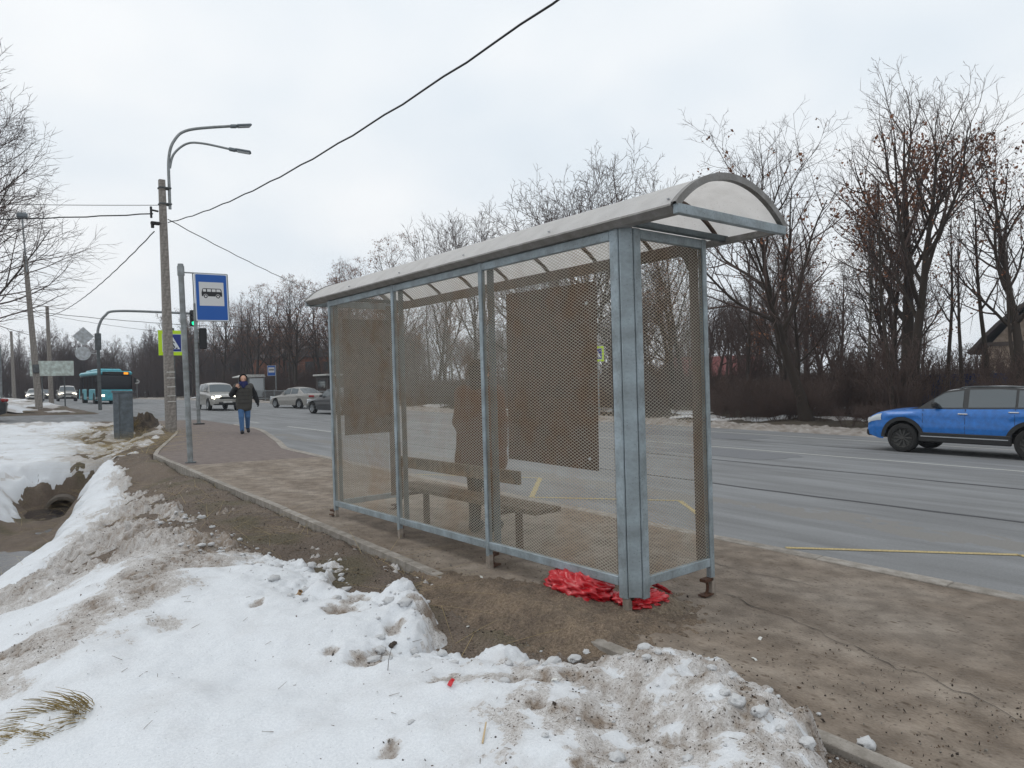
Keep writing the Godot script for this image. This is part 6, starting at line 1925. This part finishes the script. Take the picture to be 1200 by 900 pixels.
# ------------------------------------------------------------------ trees
func grow(c: Dictionary, sd: int) -> Array:
	var r := RandomNumberGenerator.new()
	r.seed = sd
	var wood := B.new()
	var twig := B.new()
	var tips := PackedVector3Array()
	var H: float = c.H
	var todo := []
	var stems: int = c.get("stems", 1)
	for s in stems:
		var a := TAU * s / stems + r.randf()
		var ln: float = c.get("lean", 0.06)
		todo.append([Vector3(cos(a), 0, sin(a)) * (0.0 if stems == 1 else float(c.get("gap", 0.12))), Vector3(cos(a) * ln, 1, sin(a) * ln).normalized(), H * float(c.trunk) * r.randf_range(0.85, 1.0), float(c.r0) * (1.0 if s == 0 else 0.75), 0])
	var segs := [10, 7, 5, 3, 2]
	var sides := [9, 6, 4, 3, 3]
	var cnt: Array = c.n
	var ang: Array = c.ang
	var wob: Array = c.get("wob", [0.10, 0.17, 0.15, 0.13, 0.1])
	var upw: Array = c.get("up", [0.02, 0.12, 0.10, 0.06, 0.02])
	var rmin: float = c.get("rmin", 0.0035)
	while todo.size():
		var q: Array = todo.pop_back()
		var lvl: int = q[4]
		var p: Vector3 = q[0]
		var d: Vector3 = q[1]
		var n: int = segs[lvl]
		var ln: float = q[2]
		var r0: float = q[3]
		var pts := PackedVector3Array([p])
		var rr := PackedFloat32Array([r0 * (1.45 if lvl == 0 else 1.0)])
		var dirs := [d]
		for i in n:
			d = (d + Vector3(r.randf_range(-1, 1), r.randf_range(-1, 1), r.randf_range(-1, 1)) * float(wob[lvl]) * (0.7 if lvl == 0 else 1.0) + Vector3.UP * float(upw[lvl])).normalized()
			p += d * ln / n
			pts.append(p); dirs.append(d)
			rr.append(maxf(r0 * lerpf(1.0, 0.07 if lvl == 0 else 0.22, float(i + 1) / n), rmin * (0.55 if lvl >= 3 and i == n - 1 else 1.0)))
		(wood if lvl <= 1 else twig).tube(pts, rr, sides[lvl])
		if lvl >= cnt.size():
			tips.append(p)
			continue
		var k: int = int(round(cnt[lvl] * (1.0 if lvl == 0 else clampf(ln / (H * 0.25), 0.5, 1.25))))
		var t0: float = c.first if lvl == 0 else 0.22
		for i in k:
			var t := lerpf(t0, 0.99, (i + r.randf()) / k)
			var fi := t * n
			var i0 := mini(int(fi), n - 1)
			var o := pts[i0].lerp(pts[i0 + 1], fi - i0)
			var bd: Vector3 = dirs[i0]
			var az := i * 2.399 + r.randf_range(-0.5, 0.5)
			var u := bd.cross(Vector3(0.3, 0.2, 1).normalized()).normalized()
			var w := bd.cross(u)
			var an := deg_to_rad(float(ang[lvl]) * r.randf_range(0.7, 1.3)) * (lerpf(1.15, 0.75, t) if lvl == 0 else 1.0)
			var cd := (bd * cos(an) + (u * cos(az) + w * sin(az)) * sin(an)).normalized()
			var cl := 0.0
			if lvl == 0: cl = H * float(c.spread) * lerpf(1.0, float(c.get("tip", 0.45)), (t - t0) / (1.0 - t0)) * r.randf_range(0.75, 1.15)
			else: cl = ln * float(c.get("ratio", 0.58)) * lerpf(1.1, 0.6, t) * r.randf_range(0.65, 1.2)
			var cr := minf(rr[i0] * 0.62, cl * float(c.get("limb", 0.018)) + 0.002)
			todo.append([o, cd, cl, maxf(cr, rmin), lvl + 1])
	return [wood, twig, tips]
func leaf_mesh(tips: PackedVector3Array, share: float, size: float, sd: int, band: Vector2, clump: bool) -> B:
	var r := RandomNumberGenerator.new()
	r.seed = sd
	var b := B.new()
	b.has_c = true
	var f := FastNoiseLite.new()
	f.seed = sd; f.frequency = 0.35
	for t in tips:
		if t.y < band.x or t.y > band.y: continue
		if clump and f.get_noise_3d(t.x, t.y, t.z) < -0.02: continue
		if r.randf() > share: continue
		for k in 4:
			var o := t + Vector3(r.randf_range(-1, 1), r.randf_range(-1.2, 0.4), r.randf_range(-1, 1)) * size * 1.2
			var bs := Basis.from_euler(Vector3(r.randf_range(-1, 1), r.randf() * TAU, r.randf_range(-0.8, 0.8)))
			var s := size * r.randf_range(0.6, 1.15)
			b.col = Color(0.27, 0.105, 0.05).lerp(Color(0.15, 0.08, 0.05), r.randf())
			var a := o + bs * Vector3(0, 0, 0)
			var e := o + bs * Vector3(0, -s, s * 0.12)
			b.face([a, o + bs * Vector3(s * 0.36, -s * 0.5, 0), e], bs * Vector3(0.2, 0, 1)); b.face([a, o + bs * Vector3(-s * 0.36, -s * 0.5, 0), e], bs * Vector3(-0.2, 0, 1))
	return b
var kinds := {}
func kind(k: String) -> Array:
	if kinds.has(k): return kinds[k]
	var c := {}
	var lf := []
	var bark := "bark"
	match k:
		"oak":
			c = {"H": 12.0, "trunk": 0.86, "r0": 0.26, "n": [12, 9, 7, 6], "ang": [40, 38, 38, 36], "first": 0.30, "spread": 0.42, "stems": 2, "gap": 0.4, "lean": 0.13, "tip": 0.4, "rmin": 0.0045}
			lf = [1.0, 0.12, Vector2(2.5, 9.0), true]
		"bent": c = {"H": 10.0, "trunk": 0.75, "r0": 0.17, "n": [11, 9, 7, 6], "ang": [50, 44, 46, 42], "first": 0.3, "spread": 0.40, "lean": 0.22, "wob": [0.2, 0.22, 0.18, 0.14, 0.1], "tip": 0.5}; lf = [0.09, 0.11, Vector2(2.0, 8.0), true]
		"seedy": c = {"H": 12.0, "trunk": 0.84, "r0": 0.18, "n": [14, 9, 7, 6], "ang": [44, 40, 44, 40], "first": 0.32, "spread": 0.33, "tip": 0.4}; lf = [0.22, 0.10, Vector2(3.0, 14.0), false]
		"slender": c = {"H": 11.0, "trunk": 0.97, "r0": 0.11, "n": [16, 8, 6, 5], "ang": [42, 40, 42, 40], "first": 0.42, "spread": 0.19, "tip": 0.35, "wob": [0.05, 0.16, 0.15, 0.12, 0.1]}
		"birch": c = {"H": 11.0, "trunk": 0.97, "r0": 0.09, "n": [18, 8, 6, 5], "ang": [36, 38, 40, 40], "first": 0.38, "spread": 0.20, "tip": 0.35, "up": [0.02, 0.10, 0.0, -0.06, -0.1], "wob": [0.06, 0.16, 0.16, 0.14, 0.1]}; bark = "birch"
		"round": c = {"H": 14.0, "trunk": 0.62, "r0": 0.25, "n": [18, 11, 8, 5], "ang": [50, 44, 46, 44], "first": 0.34, "spread": 0.42, "tip": 0.75, "ratio": 0.55, "rmin": 0.009}
		"vase": c = {"H": 13.0, "trunk": 0.7, "r0": 0.16, "n": [12, 9, 7, 6], "ang": [34, 36, 38, 40], "first": 0.32, "spread": 0.42, "tip": 0.62, "rmin": 0.008}
		"brown": c = {"H": 12.0, "trunk": 0.82, "r0": 0.2, "n": [14, 9, 7, 6], "ang": [46, 42, 44, 42], "first": 0.28, "spread": 0.36, "tip": 0.45}; lf = [0.5, 0.10, Vector2(2.0, 12.0), true]
		"sprawl": c = {"H": 14.0, "trunk": 0.7, "r0": 0.2, "n": [22, 12, 9, 5], "ang": [58, 36, 36, 34], "first": 0.14, "spread": 0.46, "tip": 0.5, "up": [0.02, 0.10, 0.06, 0.03, 0.0], "ratio": 0.56, "rmin": 0.0055, "limb": 0.011}
		"far_a": c = {"H": 11.0, "trunk": 0.85, "r0": 0.19, "n": [15, 9, 7, 4], "ang": [44, 42, 44, 42], "first": 0.3, "spread": 0.33, "tip": 0.45, "rmin": 0.009}
		"far_b": c = {"H": 11.0, "trunk": 0.9, "r0": 0.15, "n": [17, 8, 7, 4], "ang": [38, 40, 42, 42], "first": 0.2, "spread": 0.28, "tip": 0.4, "rmin": 0.009}
		"shrub": c = {"H": 3.2, "trunk": 0.9, "r0": 0.024, "n": [6, 5, 3], "ang": [30, 36, 40], "first": 0.15, "spread": 0.4, "stems": 11, "gap": 0.5, "lean": 0.3, "rmin": 0.0075, "tip": 0.5}
		"scrub": c = {"H": 2.0, "trunk": 0.8, "r0": 0.014, "n": [6, 5, 3], "ang": [34, 40, 40], "first": 0.1, "spread": 0.42, "stems": 18, "gap": 0.5, "lean": 0.5, "rmin": 0.005, "tip": 0.5}
	var g := grow(c, hash(k) % 9973)
	var out := [c.H, g[0].mesh(mats[bark]), g[1].mesh(mats["twig"])]
	if lf.size(): out.append(leaf_mesh(g[2], lf[0], lf[1], 11, lf[2], lf[3]).mesh(mats["leaf"]))
	kinds[k] = out
	return out
func tree(k: String, x: float, z: float, h: float, turn: float, label: String, group := "", called := "bare_tree") -> void:
	var d := kind(k)
	var s: float = h / d[0]
	var t := thing(called, label, "tree", Vector3(x, dirt_y(x, z) - 0.06, z), yrot(turn).scaled(Vector3(s, s, s)), group)
	place(d[1], "trunk", t); place(d[2], "crown", t)
	if d.size() > 3: place(d[3], "dead_leaves", t)
func scatter(called: String, k: String, label: String, n: int, sd: int, f: Callable, smin: float, smax: float) -> void:
	var r := RandomNumberGenerator.new()
	r.seed = sd
	var d := kind(k)
	var xf := []
	while xf.size() < n:
		var p: Vector2 = f.call(r)
		if p.x > 1e5: continue
		var s := r.randf_range(smin, smax)
		xf.append(Transform3D(yrot(r.randf() * 360).scaled(Vector3(s, s * r.randf_range(0.85, 1.15), s)), Vector3(p.x, dirt_y(p.x, p.y) - 0.05, p.y)))
	# stems and twigs are one mass: join the two meshes
	var me := ArrayMesh.new()
	for m in [d[1], d[2]]:
		me.add_surface_from_arrays(Mesh.PRIMITIVE_TRIANGLES, m.surface_get_arrays(0))
		me.surface_set_material(me.get_surface_count() - 1, mats["twig"])
	multi(called, me, xf, label)
func build_trees() -> void:
	var road := "trees of the wood across the road"
	tree("oak", 29.1, -11.2, 14.0, 40, "large twin-stemmed tree with rusty dead leaves above the blue car", road, "leafy_tree")
	tree("bent", 24.9, -13.4, 12.6, 200, "curved spreading tree just right of the shelter's end", road)
	tree("seedy", 29.6, -7.9, 13.0, 90, "tree dotted with dead seed clusters at the right edge", road, "seed_tree")
	tree("birch", 29.5, -13.2, 10.6, 10, "slim pale-barked birch left of the twin-stemmed tree", road, "birch_tree")
	tree("slender", 33.3, -11.6, 10.5, 60, "slender tree just right of the twin-stemmed tree's trunks", road)
	tree("slender", 37.2, -12.2, 11.0, 160, "thin straight tree in front of the house's left eave", road)
	tree("slender", 32.6, -9.8, 11.5, 250, "thin dark trunk crossing the house gable's window", road)
	tree("slender", 29.5, -17.0, 12.0, 20, "upright tree rising behind the shelter's end post", road)
	tree("brown", 27.6, -15.2, 8.4, 130, "small tree with brown leaves right behind the shelter roof's end", road, "leafy_tree")
	tree("round", 30.4, -29.4, 16.6, 180, "tall round-crowned tree standing above the middle of the shelter roof", road)
	tree("vase", 37.6, -28.5, 15.6, 75, "faint tree top just left of the roof's near arch", road)
	tree("round", 31.5, -36.0, 13.8, 140, "broad-crowned tree left of the tallest round one above the roof", road)
	tree("vase", 29.5, -40.5, 14.0, 220, "slim fan-shaped tree farthest left above the shelter roof", road)
	tree("brown", 26.5, -54.2, 13.0, 15, "brown-leaved tree above the far end of the shelter roof", road, "leafy_tree")
	tree("brown", 30.5, -60.0, 13.5, 115, "brown-leaved tree between the bus sign and the shelter roof", road, "leafy_tree")
	tree("seedy", 29.0, -52.0, 12.5, 300, "seed-dotted tree behind the shelter roof's far end", road, "seed_tree")
	tree("sprawl", -1.2, -47.0, 21.0, 30, "sprawling bare tree whose branches reach in from the left edge", "", "bare_tree")
	tree("sprawl", -5.4, -29.5, 16.5, 200, "nearer bare tree at the left edge, only its twigs in view")
	for q in [[26.4, -66.0, 12.6], [28.6, -72.0, 13.4], [31.5, -69.0, 13.0], [27.2, -79.0, 13.6], [30.5, -84.0, 14.2], [34.0, -78.0, 14.5], [26.8, -90.0, 13.2], [29.5, -96.0, 14.0], [25.8, -100.0, 13.0], [27.4, -60.5, 11.6]]:
		tree("brown", q[0], q[1], q[2], q[0] * 77.0, "brown-twigged tree in the row behind the far bus stop and railing", "trees behind the far bus stop", "leafy_tree")
	# the rows that cannot be told apart
	var r := RandomNumberGenerator.new()
	r.seed = 5
	var ks := ["slender", "vase", "slender", "seedy", "slender", "birch", "brown"]
	for i in 32:
		var z := -2.0 - i * 3.2 + r.randf_range(-1.2, 1.2)
		var x := r.randf_range(26.5, 36.0)
		var k: String = ks[r.randi() % 7]
		if z / x > -0.36: k = "slender"; x = 27.0; z -= 3.0
		tree(k, x, z, r.randf_range(8.0, 11.5) + (3.5 if z < -45 else 0.0), r.randf() * 360, "ordinary tree in the dense wood across the road, tangled with its neighbours", "tangled trees in the wood across the road")
	var wood_r := func(q: RandomNumberGenerator) -> Vector2:
		var p := Vector2(q.randf_range(34.0, 75.0), q.randf_range(-130.0, 15.0))
		return p if p.y / p.x < -0.36 or p.y / p.x > -0.17 else Vector2(1e6, 0)
	scatter("wood", "far_a", "the wood's deeper trees across the road", 105, 21, wood_r, 0.6, 1.05)
	scatter("wood", "far_b", "the wood's deeper slim trees across the road", 120, 22, wood_r, 0.6, 1.05)
	var wood_f := func(q: RandomNumberGenerator) -> Vector2:
		var p := Vector2(q.randf_range(-60.0, 60.0), -118.0 - pow(q.randf(), 1.6) * 60.0)
		return p if p.x < 2.0 or p.x > 25.0 or p.y < -138.0 else Vector2(1e6, 0)
	scatter("far_wood", "far_a", "far wood closing the road's end", 300, 23, wood_f, 0.8, 1.25)
	scatter("far_wood", "far_b", "slim trees of the far wood closing the road's end", 300, 24, wood_f, 0.8, 1.25)
	var belt := func(q: RandomNumberGenerator) -> Vector2: return Vector2(q.randf_range(25.4, 29.0) + pow(q.randf(), 1.5) * 16.0, q.randf_range(-100.0, 12.0))
	scatter("undergrowth", "shrub", "leafless brown undergrowth beneath the trees across the road", 330, 25, belt, 0.4, 1.05)
	scatter("undergrowth", "scrub", "low leafless scrub along the far verge", 480, 26, func(q: RandomNumberGenerator) -> Vector2: return Vector2(q.randf_range(24.7, 31.0), q.randf_range(-90.0, 12.0)), 0.35, 0.95)
	scatter("undergrowth", "shrub", "leafless brown undergrowth of the far wood", 800, 27, wood_f, 0.9, 2.0)
	scatter("undergrowth", "shrub", "leafless bushes beyond the side road", 40, 28, func(q: RandomNumberGenerator) -> Vector2: return Vector2(q.randf_range(-45.0, -2.0), q.randf_range(-110.0, -60.0)), 0.6, 1.2)

# ------------------------------------------------------------------ houses
func build_houses() -> void:
	var at := Vector3(55.0, -0.45, -12.2)
	var t := thing("house", "pale house with a dark curved gable roof behind the trees at right", "house", at, yrot(6))
	var prof := PackedVector2Array()
	var roof := []
	for i in 13:
		var a := lerpf(-1.0, 1.0, i / 12.0)
		var y := 2.8 + 3.9 * (1.0 - pow(absf(a), 1.7))
		roof.append(Vector2(a * 5.2, y))
	prof.append(Vector2(-4.7, -0.5))
	for q in roof: prof.append(Vector2(q.x * 0.9, q.y - 0.15))
	prof.append(Vector2(4.7, -0.5))
	var fr := Basis(Vector3(0, 0, 1), Vector3.UP, Vector3(-1, 0, 0))   # gable outline in z-y, depth along x
	one("wall", mats["house_wall"], t, func(b: B): b.extrude(prof, -8.0, 0.0, Vector3.ZERO, fr))
	one("roof", mats["house_roof"], t, func(b: B):
		for i in 12:
			var p: Vector2 = roof[i]
			var q: Vector2 = roof[i + 1]
			var up := (q - p).orthogonal().normalized()
			if up.y < 0: up = -up
			b.extrude(PackedVector2Array([p, q, q + up * 0.2, p + up * 0.2]), -8.6, 0.6, Vector3.ZERO, fr))
	for z in [-1.2, 1.2]:
		var w := one("window", mats["house_frame"], t, func(b: B): b.box(Vector3(-0.03, 4.3, z), Vector3(0.12, 1.3, 1.9), Basis(), 0.02))
		for k in [-0.45, 0.45]: one("pane", mats["car_glass"], w, func(b: B): b.box(Vector3(-0.1, 4.3, z + k), Vector3(0.02, 1.0, 0.75)))
	one("band", mats["house_frame"], t, func(b: B): b.box(Vector3(-0.04, 3.45, 0), Vector3(0.1, 0.25, 8.6)))
	t = thing("red_roofed_house", "distant house with a dull red roof glimpsed behind the trees", "house", Vector3(62, -1.2, -43), yrot(25))
	one("wall", mats["house_wall"], t, func(b: B): b.box(Vector3(0, 1.0, 0), Vector3(8, 3.2, 7)))
	one("roof", mats["red_roof"], t, func(b: B): b.extrude(PackedVector2Array([Vector2(-4.5, 2.55), Vector2(4.5, 2.55), Vector2(0, 4.6)]), -4.5, 4.5))
	for x in [-2.0, 1.5]: one("window", mats["car_glass"], t, func(b: B): b.box(Vector3(x, 1.4, 3.51), Vector3(1.2, 1.2, 0.06)))
	t = thing("brick_building", "orange brick building glimpsed between trunks beyond the railing", "building", Vector3(40.5, gy(24, -98) - 0.2, -102), yrot(8))
	one("wall", mats["orange_brick"], t, func(b: B): b.box(Vector3(0, 2.6, 0), Vector3(9, 6, 9)))
	one("roof", mats["house_roof"], t, func(b: B): b.extrude(PackedVector2Array([Vector2(-5, 5.6), Vector2(5, 5.6), Vector2(0, 7.2)]), -5, 5))
	for i in 3:
		for y in [1.6, 4.2]: one("window", mats["car_glass"], t, func(b: B): b.box(Vector3(-3.0 + i * 3.0, y, 4.51), Vector3(1.4, 1.5, 0.06)))
	# blue sheet fence in the wood
	t = thing("blue_fence", "blue metal sheet fence showing through the undergrowth behind the blue car", "fence", Vector3(37.5, dirt_y(37.5, -14.0), -14.0))
	for i in 7: one("sheet", mats["fence_blue"], t, func(b: B): b.box(Vector3(0.1 * sin(i * 2.0), 0.75, 8.0 - i * 2.05), Vector3(0.03, 1.7, 2.0), Basis(), 0.004))
	for i in 8: one("post", mats["galv_dark"], t, func(b: B): b.rod(Vector3(0.05, -0.3, 9.02 - i * 2.05), Vector3(0.05, 1.7, 9.02 - i * 2.05), 0.04, 6))
